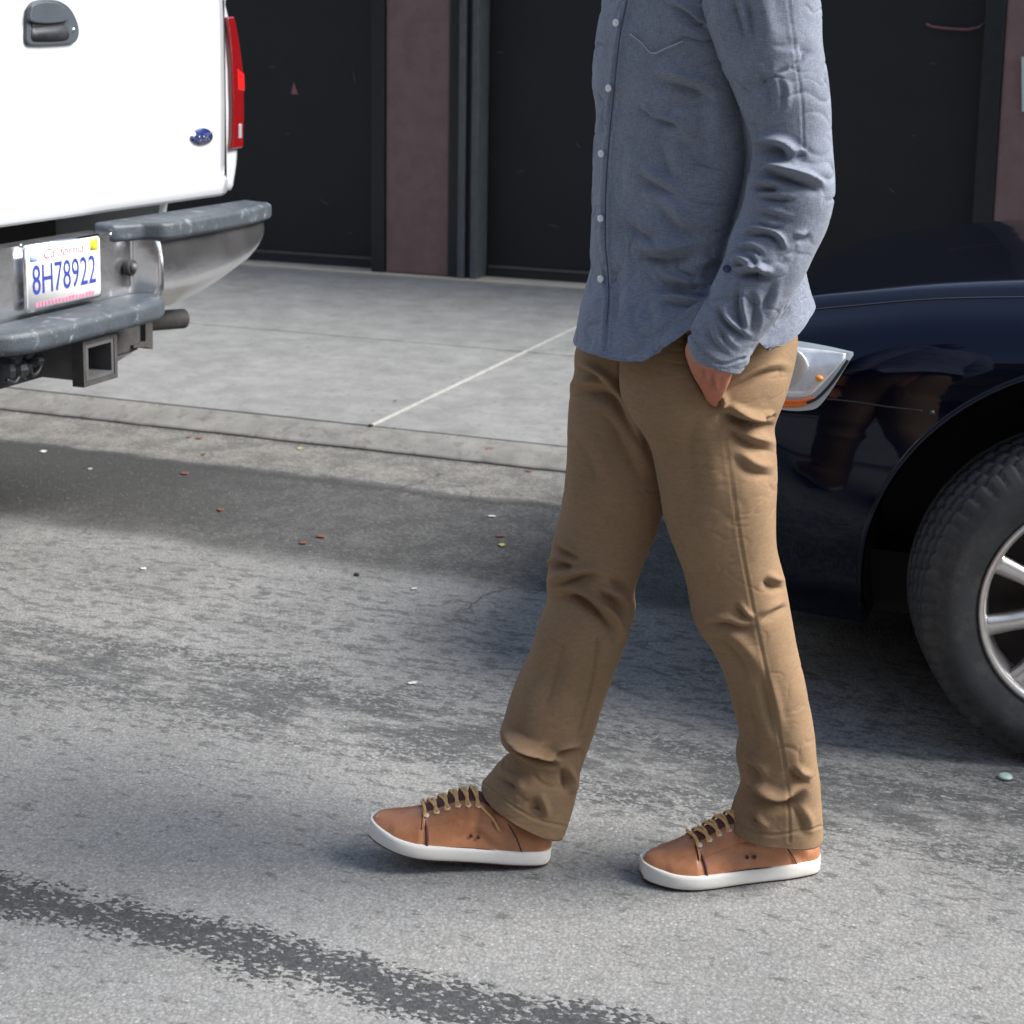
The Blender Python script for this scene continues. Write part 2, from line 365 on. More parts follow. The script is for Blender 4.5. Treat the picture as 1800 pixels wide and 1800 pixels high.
M_CHROMEC = mat('clean_chrome', (.75, .75, .76), .12, metal=1, var=(7, .1))
M_RED = mat('red_lens', (.13, .003, .004), .15, coat=1, var=(12, .15))
M_CLEAR = mat('white_lens', (.20, .21, .225), .15, coat=1)
M_NAVY = mat('navy_enamel', (.012, .02, .11), .25, coat=1)
M_SILV = mat('silver_script', (.6, .62, .66), .25, metal=1)
M_PLATE = mat('plate_white', (.72, .75, .78), .45, var=(30, .06))
M_BLUEP = mat('plate_blue', (.02, .035, .20), .5)
M_REDP = mat('plate_red', (.50, .05, .06), .5)
M_YEL = mat('sticker_yellow', (.85, .48, .02), .5)
M_BLUL = mat('sticker_blue', (.28, .38, .75), .5)
M_RUST = mat('rusty_steel', (.035, .033, .032), .7, var=(30, .4), bump=(90, .6, .002), dirt=(20, .60, (.09, .055, .04), .2))
M_STEEL = mat('dirty_steel', (.075, .075, .078), .55, metal=.3, var=(18, .3), bump=(90, .5, .002))
M_BLACKP = mat('black_plastic', (.02, .022, .026), .5, var=(60, .4), bump=(150, .5, .002))
M_TYRE = mat('tyre_rubber', (.019, .0205, .0225), .62, var=(26, .3), bump=(180, .4, .001), dirt=(14, .52, (.05, .046, .043), .2))
M_RIM = mat('alloy_rim', (.50, .48, .46), .32, metal=.75, var=(30, .12))
M_DARKIN = mat('wheel_inner', (.02, .013, .012), .7)
M_CARP = mat('black_car_paint', (.0023, .0044, .0145), .20, metal=.85, coat=.6, spec=0, crough=.04, var=(3, .1))  # navy metallic tint put into the black paint for a blue sky sheen
M_LINER = mat('arch_liner', (.008, .008, .009), .8)
M_GLASSD = mat('dark_glass', (.01, .012, .013), .05, coat=1)
M_REFL = mat('lamp_reflector', (.62, .66, .70), .22, metal=.35, coat=1, var=(26, .25))
M_ORNG = mat('orange_reflector', (.75, .11, .005), .3, coat=1)
M_AMB = mat('amber_bulb', (.6, .22, .03), .3)
M_LIPM = mat('lamp_edge', (.35, .39, .40), .3, coat=.5)
M_SHIRT = cloth('chambray', (.092, .106, .138), (.168, .184, .222), 900.0, .85)
M_SHIRTD = mat('shirt_thread', (.05, .06, .10), .9)
M_BUT = mat('pearl_button', (.72, .70, .64), .3, coat=.5)
M_BUTD = mat('navy_button', (.02, .025, .09), .4)
M_TROU = cloth('tan_twill', (.166, .107, .061), (.198, .131, .078), 700.0, .9, twill=True, sheen=.03, mott=.07, bs=.3, fz=.22)
M_SKIN = mat('skin', (.34, .125, .075), .5, var=(30, .12), bump=(220, .3, .001))
M_HAIR = mat('hair', (.03, .018, .011), .6, var=(60, .4), bump=(90, .8, .006), stretch=(1, 1, .2))
M_LEATH = mat('tan_leather', (.33, .138, .062), .42, coat=.15, crough=.3, var=(22, .22), bump=(120, .5, .0012), dirt=(18, .55, (.25, .085, .032), .2))
M_LEATHD = mat('dark_leather', (.075, .022, .02), .6, var=(30, .2))
M_SOLE = mat('white_rubber', (.54, .525, .49), .6, var=(20, .06), bump=(90, .3, .001), dirt=(30, .60, (.42, .39, .34), .12))
M_LACE = mat('raw_lace', (.50, .30, .12), .7, var=(200, .3))
M_LACEW = mat('pale_eyelet', (.66, .58, .46), .5)
M_LEAF = mat('dead_leaf', (.12, .045, .028), .8, var=(60, .4))
M_LEAFY = mat('yellow_leaf', (.34, .27, .09), .8, var=(60, .3))
M_PAPER = mat('paper_scrap', (.40, .40, .37), .8)
M_CAP = mat('bottle_cap_paint', (.30, .42, .37), .4)
M_REDK = mat('red_kerb_paint', (.42, .10, .10), .8, dirt=(40, .45, (.25, .23, .21), .1))
M_BRICK = mat('far_brick', (.06, .045, .04), .85, var=(6, .2))
M_EYE = mat('eye_white', (.7, .7, .68), .3)

# ------------------------------------------------------------------ ground
CURBF, CURBB = 4.60, 4.745
v = [(-60, -60, -.02), (60, -60, -.02), (60, 60, -.02), (-60, 60, -.02)]
big = [(-1500, -1500, -.03), (1500, -1500, -.03), (1500, 1500, -.03), (-1500, 1500, -.03)]
mk('ground', big, [(0, 1, 2, 3)], M_CONC, smooth=False, kind='structure')
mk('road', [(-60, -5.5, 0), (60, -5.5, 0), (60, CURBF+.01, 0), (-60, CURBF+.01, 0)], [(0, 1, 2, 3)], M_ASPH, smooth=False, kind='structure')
ZP = .05
# kerb with a dropped, worn profile, in cast lengths
kerb = mk('kerb', [(-60, CURBF+.1, -.02), (60, CURBF+.1, -.02), (60, CURBB, -.02), (-60, CURBB, -.02)], [(0, 1, 2, 3)], M_GAP, smooth=False, kind='structure')
prof = [(CURBF, -.02), (CURBF, .006), (CURBF+.006, .011), (CURBF+.05, .026), (CURBF+.09, .038), (CURBB-.006, ZP-.003), (CURBB-.006, -.02)]
xk = -15.05; cuts = []
while xk < 12: cuts.append(xk); xk += 2.38
for i in range(len(cuts)-1):
    a, b = cuts[i]+.003, cuts[i+1]-.003; nn = 30
    xs = np.linspace(a, b, nn); V = []
    for x in xs:
        for (y, z) in prof:
            j = .004*mnoise.noise((x*14, y*30, 1.3)) if z > 0 and y < CURBB-.01 else 0
            V.append((x, y+j, z+j*.4))
    F = gridf(nn, len(prof), wrap=False)+[tuple(range(len(prof)))[::-1], tuple(range((nn-1)*len(prof), nn*len(prof)))]
    mk('kerb_stone', V, F, M_CURB, kerb, smooth=False)
# far kerb and pavement behind the camera
mk('far_pavement', *boxv(-60, 60, -9, -5.5, -.02, .12), M_CONC, smooth=False, kind='structure')
# pavement slabs with tooled joints
pav = mk('pavement', [(-60, CURBB, .0), (60, CURBB, .0), (60, 8.4, .0), (-60, 8.4, .0)], [(0, 1, 2, 3)], M_GAP, smooth=False, kind='structure')
xs = [-16.3, -13.2, -10.3, -7.4, -4.86, -2.312, .22, 2.8, 5.4, 8.0]; ys = [CURBB+.002, 6.24, 7.36, 8.06]
for i in range(len(xs)-1):
    for j in range(3):
        gw = .006 if j else .004
        dz = random.uniform(-.002, .002)
        o = box('slab', xs[i]+.006, xs[i+1]-.006, ys[j]+gw*.5, ys[j+1]-gw*.5, .004, ZP+dz, M_CONC, pav, bev=.004)
for x in xs[1:-1]:
    V, F = boxv(x-.0045, x+.0045, CURBB+.004, 7.36, .006, ZP+.003)
    mk('joint_filler', V, F, M_JOINT, pav, smooth=False)
# pale ledge at the foot of the building
led = mk('ledge', *boxv(-16, 9, 8.062, 8.50, .0, ZP+.012), M_LEDGE, kind='structure', smooth=False)

# ------------------------------------------------------------------ building
YB = 8.14
bld = thing('street_building', 'brown pillared building with black garage doors along the pavement', 'building', (-3, YB, 0))
box('wall', -60, 60, YB+.42, YB+9, .0, 3.6, M_BROWN, bld, bev=0)
box('lintel', -16, 10, YB+.0, YB+.418, 3.0, 3.6, M_BROWN, bld, bev=.01)
xl, xr = hit(677, 480, 1, YB)[0], hit(788, 495, 1, YB)[0]
def pillar(x0, x1):
    o = box('pillar', x0, x1, YB, YB+.418, ZP+.0125, 2.998, M_BROWN, bld, bev=.012)
    return o
xd0 = hit(1744, 400, 1, YB)[0]
PX = [(-9.9, -9.46), (xl, xr), (xd0, xd0+.42), (3.4, 3.8), (7.0, 7.4)]
for a, b in PX: pillar(a, b)
def garage(x0, x1, lab, yd=.14, zb=.0):
    d = thing('garage_door', lab, 'garage door', ((x0+x1)/2, YB+yd, ZP), 'black doors of the brown building')
    V, F = boxv(x0, x1, YB+yd, YB+yd+.05, ZP+.035+zb, 2.95)
    o = mk('door_panel', V, F, M_DOOR, d, smooth=False)
    mk('bottom_seal', *boxv(x0, x1, YB+yd-.012, YB+yd-.002, ZP+.014+zb, ZP+.06+zb), M_GAP, d, smooth=False)
    mk('bottom_rail', *boxv(x0+.01, x1-.01, YB+yd-.016, YB+yd-.002, ZP+.064+zb, ZP+.078+zb), M_TRIM, d, smooth=False)
    return d
jl = .085
gd1 = garage(PX[0][1]+.09, xl-jl, 'black garage door left of the plum brown pillar with a small pink scuff', .13)
gd2 = garage(hit(842, 480, 1, YB)[0], hit(1708, 400, 1, YB)[0]-.0, 'black garage door right of the grey channel, behind the walking man', .13)
gd3 = garage(PX[2][1]+.1, PX[3][0]-.1, 'black garage door beyond the right hand brown pillar', .13)
# jambs and channels
jm = thing('door_frame', 'black steel door frame on the left side of the brown pillar', 'door frame', (xl-.04, YB, ZP), 'steel frames of the garage doors')
box('jamb', xl-jl+.002, xl-.002, YB-.012, YB+.41, ZP+.0125, 2.99, M_FRAME, jm)
x808, x820, x832, x842 = [hit(q, 480, 1, YB)[0] for q in (807, 819, 829, 840)]
jm = thing('door_frame', 'black door frame with grey roller channel on the right side of the brown pillar', 'door frame', (xr+.06, YB, ZP), 'steel frames of the garage doors')
box('jamb', xr+.002, x808-.001, YB-.012, YB+.41, ZP+.0125, 2.99, M_FRAME, jm)
box('channel', x808+.001, x820-.001, YB-.035, YB+.40, ZP+.0125, 2.99, M_CHAN, jm)
box('channel_web', x820+.001, x832-.001, YB-.0, YB+.40, ZP+.0125, 2.99, M_FRAME, jm)
box('channel', x832+.001, x842-.001, YB-.03, YB+.40, ZP+.0125, 2.99, M_CHAN, jm)
xq = hit(1708, 400, 1, YB)[0]
jm = thing('door_frame', 'black steel door frame beside the right hand brown pillar', 'door frame', (xd0-.05, YB, ZP), 'steel frames of the garage doors')
box('jamb', xq+.002, xd0-.002, YB-.008, YB+.41, ZP+.0125, 2.99, M_FRAME, jm)
jm = thing('door_frame', 'black steel door frame hidden behind the white pickup', 'door frame', (PX[0][1]+.05, YB, ZP), 'steel frames of the garage doors')
box('jamb', PX[0][1]+.002, PX[0][1]+.088, YB-.008, YB+.41, ZP+.0125, 2.99, M_FRAME, jm)
# scuff sticker and thin curved bar, grey with red patches
p = [hit(a, b, 1, YB+.127) for a, b in ((512, 165), (524, 166), (517, 145))]
V, F = prism(p, (0, -.003, 0)); mk('sticker', V, F, mat('pink_sticker', (.22, .09, .09), .7), gd1, smooth=False)
V, F = tubev([hit(a, b, 1, YB+.10) for a, b in ((1628, 42), (1640, 47), (1665, 50), (1700, 52), (1720, 48), (1731, 40))], .006, 8)
mk('curved_bar', V, F, mat('red_grey_bar', (.16, .10, .10), .4, metal=.4, dirt=(30, .5, (.35, .06, .07), .1)), gd2)
M_SCUFF = mat('scuff_mark', (.05, .052, .052), .8)
for dr, x_, y_, ln, a_ in ((gd2, 872, 92, 14, .1), (gd2, 905, 305, 20, -.3), (gd2, 960, 395, 24, .2), (gd1, 470, 118, 16, 0), (gd1, 500, 238, 12, -.4), (gd1, 560, 350, 22, .5), (gd1, 610, 410, 10, .1), (gd2, 1632, 112, 16, .05), (gd2, 1560, 330, 18, .6), (gd2, 1600, 240, 12, -.2), (gd2, 1010, 250, 16, .8), (gd1, 620, 120, 30, 1.4)):
    p = [hit(x_+dx*math.cos(a_)-dy*math.sin(a_), y_+dx*math.sin(a_)+dy*math.cos(a_), 1, YB+.128) for dx, dy in ((0, -1), (ln*.5, -1.8), (ln, -.6), (ln*.6, 1.2))]
    V, F = prism(p, (0, -.0015, 0)); mk('scuff', V, F, M_SCUFF, dr, smooth=False)
p = [hit(a, b, 1, YB-.003) for a, b in ((1796, 100), (1840, 100), (1840, 196), (1797, 196))]
V, F = prism(p, (0, -.02, 0)); o = mk('notice_plate', V, F, mat('pale_plate', (.42, .45, .40), .5), org=hit(1818, 150, 1, YB-.003), smooth=False); tag(o, 'small pale plate fixed to the right hand brown pillar', 'sign')
# building across the street, behind the camera
fb = thing('facing_building', 'brick building across the street, behind the photographer', 'building', (0, -9.4, 0))
box('wall', -60, 60, -19, -9.4, 0, 8.5, M_BRICK, fb, bev=0)
box('cornice', -60, 60, -9.398, -9.15, 8.1, 8.45, M_LEDGE, fb, bev=0)
wf = None
for i in range(-8, 9):
    for z0 in (1.0, 4.6):
        x = i*3.3+.4
        if wf is None:
            V, F = merge([boxv(-.7, .7, -.03, .03, 0, .08), boxv(-.7, .7, -.03, .03, 1.9, 1.98), boxv(-.7, -.62, -.03, .03, .081, 1.899), boxv(.62, .7, -.03, .03, .081, 1.899)])
            wf = mk('window', V, F, M_FRAME, fb, smooth=False); pn = mk('pane', *boxv(-.619, .619, -.01, .01, .081, 1.899), M_GLASSD, fb, smooth=False)
            pn.parent = wf; wf0, pn0 = wf, pn
            # vertices were written relative to the building origin: shift meshes to their own origin
            for q in (wf, pn):
                for vt in q.data.vertices: vt.co += Vector(ORG[fb.name])
        else:
            wf = wf0.copy(); C.objects.link(wf); wf.parent = fb; pn = pn0.copy(); C.objects.link(pn); pn.parent = wf
        wf.location = (x-0, .032, z0); pn.location = (0, 0, 0)

# ------------------------------------------------------------------ the walking man
MAN0 = W(1200, 1545, 2.40); MAN0[2] = 0
man = thing('person', 'walking person in blue grey button shirt, tan trousers and tan leather sneakers, hand in pocket', 'person', MAN0)
up = np.array([0, 0, 1.0])
def upx(V): return V
# --- trousers -----------------------------------------------------
NEAR = [(1092, 500, 1380, 500, 2.36, .075), (1092, 560, 1396, 560, 2.355, .092), (1090, 625, 1395, 625, 2.345, .106), (1092, 690, 1380, 690, 2.34, .108),
        (1112, 735, 1363, 740, 2.34, .105), (1140, 780, 1363, 775, 2.34, .10), (1155, 850, 1364, 835, 2.34, .098), (1166, 905, 1363, 900, 2.34, .094), (1185, 965, 1366, 965, 2.345, .088),
        (1205, 1022, 1379, 1025, 2.35, .082), (1222, 1090, 1388, 1075, 2.352, .078), (1246, 1132, 1400, 1140, 2.355, .074), (1270, 1182, 1416, 1210, 2.36, .071),
        (1289, 1245, 1430, 1285, 2.365, .069), (1299, 1290, 1436, 1330, 2.37, .068), (1293, 1325, 1440, 1365, 2.375, .069), (1297, 1355, 1441, 1395, 2.38, .071), (1301, 1378, 1442, 1415, 2.38, .071), (1289, 1412, 1444, 1436, 2.383, .070), (1280, 1447, 1446, 1463, 2.385, .071)]
FAR = [(1060, 500, 1340, 500, 2.45, .08), (1030, 560, 1330, 560, 2.45, .095), (1010, 620, 1300, 620, 2.455, .108), (1008, 655, 1270, 660, 2.455, .106), (1001, 700, 1230, 710, 2.455, .103),
       (996, 760, 1195, 770, 2.455, .099), (992, 830, 1180, 840, 2.45, .094), (983, 905, 1165, 898, 2.45, .088), (972, 945, 1153, 935, 2.445, .084), (966, 985, 1133, 978, 2.44, .081),
       (962, 1022, 1115, 1030, 2.44, .079), (962, 1055, 1116, 1068, 2.435, .078), (945, 1100, 1103, 1108, 2.43, .076), (927, 1155, 1085, 1160, 2.43, .073), (908, 1200, 1068, 1215, 2.425, .071),
       (888, 1262, 1045, 1285, 2.42, .069), (880, 1296, 1031, 1322, 2.42, .071), (901, 1324, 1024, 1345, 2.42, .065), (875, 1346, 1017, 1378, 2.42, .072), (860, 1364, 1009, 1410, 2.42, .070), (846, 1381, 991, 1460, 2.42, .071)]
def hemin(sec):
    a = list(sec[-1]); b = list(sec[-1]); o = []
    cx = (a[0]+a[2])/2; cy = (a[1]+a[3])/2
    p = sec[-2]
    for s, f in ((.965, .0), (.95, .35), (.93, 1.0)):
        q = [a[i]*(1-f)+p[i]*f for i in range(6)]; cx = (q[0]+q[2])/2; cy = (q[1]+q[3])/2
        o.append((cx+(q[0]-cx)*s, cy+(q[1]-cy)*s, cx+(q[2]-cx)*s, cy+(q[3]-cy)*s, q[4], q[5]*s))
    return o
def build_leg(sec, nr, n):
    V, F = loft(sec, nr, 220, n)
    S2 = [sec[-1]]+hemin(sec); V2, _ = loft(S2, 16, 220, n)
    V = np.vstack([V, V2[220:]]); F = gridf(nr+15, 220)
    return V, F
near_strokes = [
    ([(1262, 706), (1276, 780), (1290, 880), (1308, 990), (1326, 1085), (1342, 1160), (1362, 1255), (1378, 1340), (1386, 1400), (1388, 1480)], 2.3, 1.3, .35, False),
    ([(1210, 585), (1222, 640), (1240, 680), (1259, 706)], 7, 9, 1.1, False),
    ([(1262, 700), (1300, 678), (1340, 658), (1372, 652), (1392, 660)], 7, 5.5, .5),
    ([(1268, 722), (1300, 742), (1335, 750), (1366, 748)], 9, 15, .8),
    ([(1274, 752), (1310, 778), (1345, 790), (1366, 796)], 9, 8, .7),
    ([(1285, 800), (1320, 828), (1364, 838)], 9, 5, .7),
    ([(1335, 730), (1350, 734), (1366, 730)], 4, 6, .4),
    ([(1225, 720), (1215, 800), (1225, 900)], 22, 5, .3),
    ([(1340, 1020), (1362, 1032), (1382, 1034)], 8, 6, .7),
    ([(1232, 1098), (1270, 1098), (1305, 1106), (1332, 1098)], 8, 7, .6),
    ([(1336, 1092), (1360, 1078), (1388, 1064)], 7, 4.5, .6),
    ([(1230, 1120), (1262, 1130), (1300, 1165), (1318, 1200)], 14, 7, .5),
    ([(1290, 1060), (1310, 1085), (1328, 1092)], 5, 5, .6),
    ([(1335, 1180), (1350, 1240), (1362, 1300)], 9, 4, .5),
    ([(1300, 1200), (1318, 1260), (1335, 1330)], 14, 4, .5),
    ([(1295, 1372), (1325, 1398), (1360, 1416), (1390, 1412), (1418, 1388)], 10, 13, .8),
    ([(1297, 1340), (1320, 1352), (1340, 1380)], 9, 6, .5),
    ([(1385, 1350), (1400, 1368), (1425, 1378)], 8, 7, .6),
    ([(1312, 1418), (1326, 1446), (1345, 1466)], 6, 6, .6),
    ([(1395, 1420), (1410, 1445), (1412, 1472)], 8, 4, .5),
    ([(1283, 1440), (1320, 1458), (1365, 1468), (1444, 1452)], 2.2, 1.6, .3, False),
]
far_strokes = [
    ([(1006, 648), (1040, 662), (1070, 682), (1092, 706)], 8, 9, .7),
    ([(1000, 706), (1022, 690), (1052, 690), (1080, 706), (1102, 742), (1128, 785)], 10, 11, .8),
    ([(1040, 720), (1070, 740), (1100, 790), (1130, 850)], 12, 5, .5),
    ([(998, 760), (1030, 800), (1060, 870)], 14, 4, .4),
    ([(1092, 640), (1100, 690), (1120, 740), (1140, 782)], 4, 4, .5, False),
    ([(968, 960), (992, 972), (1020, 985)], 6, 6, .6),
    ([(964, 1002), (985, 992), (1012, 1002)], 6, 7, .8),
    ([(962, 1036), (990, 1026), (1020, 1016), (1060, 1012)], 8, 8, .8),
    ([(962, 1056), (1000, 1048), (1040, 1066), (1072, 1102), (1088, 1140)], 9, 12, .8),
    ([(1040, 1040), (1075, 1056), (1108, 1086)], 8, 7, .6),
    ([(1108, 1030), (1090, 1030), (1070, 1018)], 6, 5, .6),
    ([(1050, 1130), (1040, 1200), (1020, 1280)], 4, 2.5, .5, False),
    ([(990, 1120), (975, 1190), (950, 1260)], 16, 4, .4),
    ([(876, 1292), (905, 1312), (938, 1330), (968, 1342), (985, 1350)], 7, 24, 1.1),
    ([(905, 1320), (940, 1322), (970, 1320)], 7, 6, .6),
    ([(968, 1336), (995, 1322), (1026, 1320)], 6, 9, .7),
    ([(985, 1350), (996, 1372), (992, 1396)], 7, 7, .7),
    ([(868, 1366), (895, 1378), (908, 1400)], 8, 7, .6),
    ([(935, 1400), (945, 1420), (950, 1444)], 8, 5, .6),
    ([(845, 1374), (890, 1408), (940, 1440), (992, 1452)], 2.2, 1.4, .3, False),
]
LV, LF = build_leg(NEAR, 460, 2.35)
N = vnorm(LV, LF)
if (N*(LV-LV.mean(0))).sum() < 0: LF = [f[::-1] for f in LF]; N = -N
NF_near = LF
LV = sculpt(LV, N, near_strokes, 1.35); LV = wrinkle(LV, N, .0035, 16, 1, (1, 1, .6)); LV = crinkle(LV, N, .0018, 15, 2, (1, 1, 1.3)); LV = crinkle(LV, N, .0010, 34, 22, (1, 1, 1.6))
FV, FF = build_leg(FAR, 460, 2.35)
N = vnorm(FV, FF)
if (N*(FV-FV.mean(0))).sum() < 0: FF = [f[::-1] for f in FF]; N = -N
FV = sculpt(FV, N, far_strokes, 1.3); FV = wrinkle(FV, N, .0035, 16, 3, (1, 1, .6)); FV = crinkle(FV, N, .0022, 15, 4, (1, 1, 1.3)); FV = crinkle(FV, N, .0010, 34, 24, (1, 1, 1.6))
V, F = merge([(LV, LF), (FV, FF)])
trousers = mk('trousers', V, F, M_TROU, man)
# --- shirt ---------------------------------------------------------
HEM = [(990, 603), (1008, 606), (1030, 614), (1060, 620), (1095, 623), (1118, 620), (1135, 609), (1165, 586), (1200, 562), (1235, 545), (1265, 545), (1295, 575), (1320, 600), (1345, 592), (1378, 572), (1400, 548), (1423, 529), (1440, 529)]
TOR = [(1085, -78, 1385, -84, 2.40, .205), (1068, -30, 1398, -30, 2.40, .212), (1056, 20, 1402, 20, 2.40, .205), (1046, 85, 1405, 90, 2.40, .195), (1042, 145, 1405, 150, 2.40, .186), (1047, 185, 1403, 200, 2.40, .18),
       (1049, 215, 1400, 250, 2.40, .175), (1047, 265, 1396, 300, 2.40, .17), (1045, 330, 1393, 350, 2.40, .168), (1042, 395, 1394, 400, 2.40, .168), (1038, 450, 1398, 440, 2.40, .17), (1040, 482, 1404, 475, 2.40, .174)]
NCT = 400; NRT = 300; NRB = 90
KT = -.36; sec = catmull(TOR, NRT)
th = np.arange(NCT)*2*math.pi/NCT; c_, s_ = np.cos(th), np.sin(th); nn = 2.3
c2 = np.sign(c_)*abs(c_)**(2/nn); s2 = np.sign(s_)*abs(s_)**(2/nn)
hemx = np.array([h[0] for h in HEM]); hemy = np.array([h[1] for h in HEM])
TVs = []
def tring(xl_, yl_, xr_, yr_, hd, KT=-.36):
    out = []
    for c0, s0 in zip(c2, s2):
        x = (xl_+xr_)/2+(xr_-xl_)/2*c0; y = (yl_(c0) if callable(yl_) else yl_+(yr_-yl_)*(c0+1)/2)
        out.append(W(x, y, 2.40)+NF*hd*(KT*c0+math.sqrt(1-KT*KT)*s0))
    return np.array(out)
# neck closing rings, then torso, then the curved hem
for (a, b, y, hd) in ((1180, 1290, -165, .06), (1160, 1310, -150, .10), (1125, 1345, -120, .165)): TVs.append(tring(a, y, b, y-4, hd))
for a in sec: TVs.append(tring(a[0], a[1], a[2], a[3], a[5]))
last = sec[-1]
for i in range(1, NRB+1):
    f_ = i/NRB; e = f_**1.15
    xa = last[0]+(1008-last[0])*e - 3*math.sin(f_*math.pi); xb = last[2]+(1423-last[2])*e
    def yy(c0, f_=f_, xa=xa, xb=xb):
        y0 = last[1]+(last[3]-last[1])*(c0+1)/2; xx = 1215.5+207.5*c0
        return y0+(np.interp(xx, hemx, hemy)-26*math.sqrt(max(0, 1-c0*c0))-y0)*f_
    TVs.append(tring(xa, yy, xb, 0, last[5]+(.205-last[5])*f_, -.36+.26*f_))
for s in (.95, .93, .91):   # turned-in hem
    q = TVs[-1].copy(); cc = q.mean(0); q[:, :2] = cc[:2]+(q[:, :2]-cc[:2])*(1-(1-s)*.6); q[:, 2] += .001 if s == .95 else (.008 if s > .92 else .02); TVs.append(q)
TV = np.vstack(TVs); nrt = len(TVs); TF = gridf(nrt, NCT)
N = vnorm(TV, TF)
if (N*(TV-TV.mean(0))).sum() < 0: TF = [f[::-1] for f in TF]; N = -N
PLK = [(1112, -60), (1102, 0), (1090, 60), (1083, 120), (1078, 170), (1073, 220), (1068, 280), (1065, 330), (1064, 380), (1064, 430), (1068, 470), (1070, 520), (1066, 570), (1062, 618)]
shirt_strokes = [
    (PLK, 3.2, 3.4, .5, False),
    
    ([(1110, 62), (1128, 78), (1145, 95), (1172, 84), (1198, 74)], 2.2, -1.8, .2, False),
    ([(1171, 6), (1200, 22), (1222, 42), (1244, 58)], 6, 9, .6),
    ([(1148, 134), (1180, 148), (1220, 162), (1256, 182)], 11, 10, .7),
    ([(1140, 205), (1168, 216), (1198, 224)], 6, 7, .7),
    ([(1120, 185), (1135, 200), (1150, 212)], 5, 4, .6),
    ([(1150, 230), (1185, 250), (1240, 262)], 16, 5, .6),
    ([(1150, 235), (1168, 290), (1178, 330)], 14, 6, .6),
    ([(1112, 300), (1135, 318), (1160, 332), (1198, 348)], 10, 9, .8),
    ([(1140, 350), (1165, 375), (1190, 402), (1240, 420)], 13, 8, .8),
    ([(1096, 382), (1120, 410), (1160, 420)], 11, 5, .6),
    ([(1104, 440), (1140, 454), (1180, 456), (1235, 440)], 11, 12, .9),
    ([(1150, 492), (1185, 502), (1225, 510), (1262, 508)], 7, 8, .8),
    ([(1144, 527), (1190, 531), (1240, 536), (1270, 530)], 6, 8, .8),
    ([(1225, 476), (1250, 468), (1272, 456)], 6, 6, .6),
    ([(1135, 510), (1140, 550), (1150, 580)], 12, 4, .5),
    ([(1095, 470), (1085, 520), (1082, 580)], 10, 3.5, .5),
    ([(1100, 240), (1090, 300), (1095, 360)], 14, 3.5, .5),
    ([(1215, 120), (1235, 230), (1240, 330)], 16, 5, .4), ([(1236, -40), (1262, 80), (1296, 190), (1312, 280), (1300, 350), (1272, 430), (1250, 490)], 15, 24, .05, False),
    ([(1010, 599), (1055, 612), (1110, 614), (1160, 580), (1232, 538)], 2.2, .6, .3, False),
    ([(1330, 590), (1345, 560), (1352, 530)], 7, 5, .6),
    ([(1365, 575), (1375, 545), (1378, 520)], 6, 4, .6),
    ([(1062, 150), (1052, 190), (1046, 230)], 7, 4, .5),
]
TV = sculpt(TV, N, shirt_strokes); TV = wrinkle(TV, N, .004, 11, 5, (1, 1, .8)); TV = crinkle(TV, N, .0065, 10, 6, (1, 1, 1.6)); TV = crinkle(TV, N, .0042, 22, 26, (1, 1, 1.4)); TV = crinkle(TV, N, .0012, 60, 27)
SLV = [(1222, -95, 1400, -110, 2.26, .07), (1224, -60, 1425, -60, 2.235, .082), (1232, 0, 1440, 0, 2.225, .080), (1246, 55, 1443, 55, 2.22, .077), (1266, 110, 1449, 108, 2.215, .073), (1296, 182, 1457, 172, 2.21, .069), (1319, 245, 1461, 235, 2.205, .066),
       (1322, 285, 1463, 275, 2.20, .065), (1317, 315, 1465, 308, 2.195, .064), (1311, 345, 1463, 350, 2.19, .063), (1300, 378, 1450, 398, 2.19, .061), (1288, 412, 1434, 436, 2.185, .059), (1276, 445, 1419, 472, 2.18, .057),
       (1263, 476, 1403, 504, 2.18, .055), (1250, 508, 1384, 534, 2.178, .051), (1236, 538, 1362, 562, 2.176, .047), (1220, 566, 1340, 590, 2.174, .044), (1211, 592, 1324, 615, 2.172, .041), (1210, 608, 1314, 640, 2.172, .039), (1217, 630, 1302, 655, 2.172, .037)]
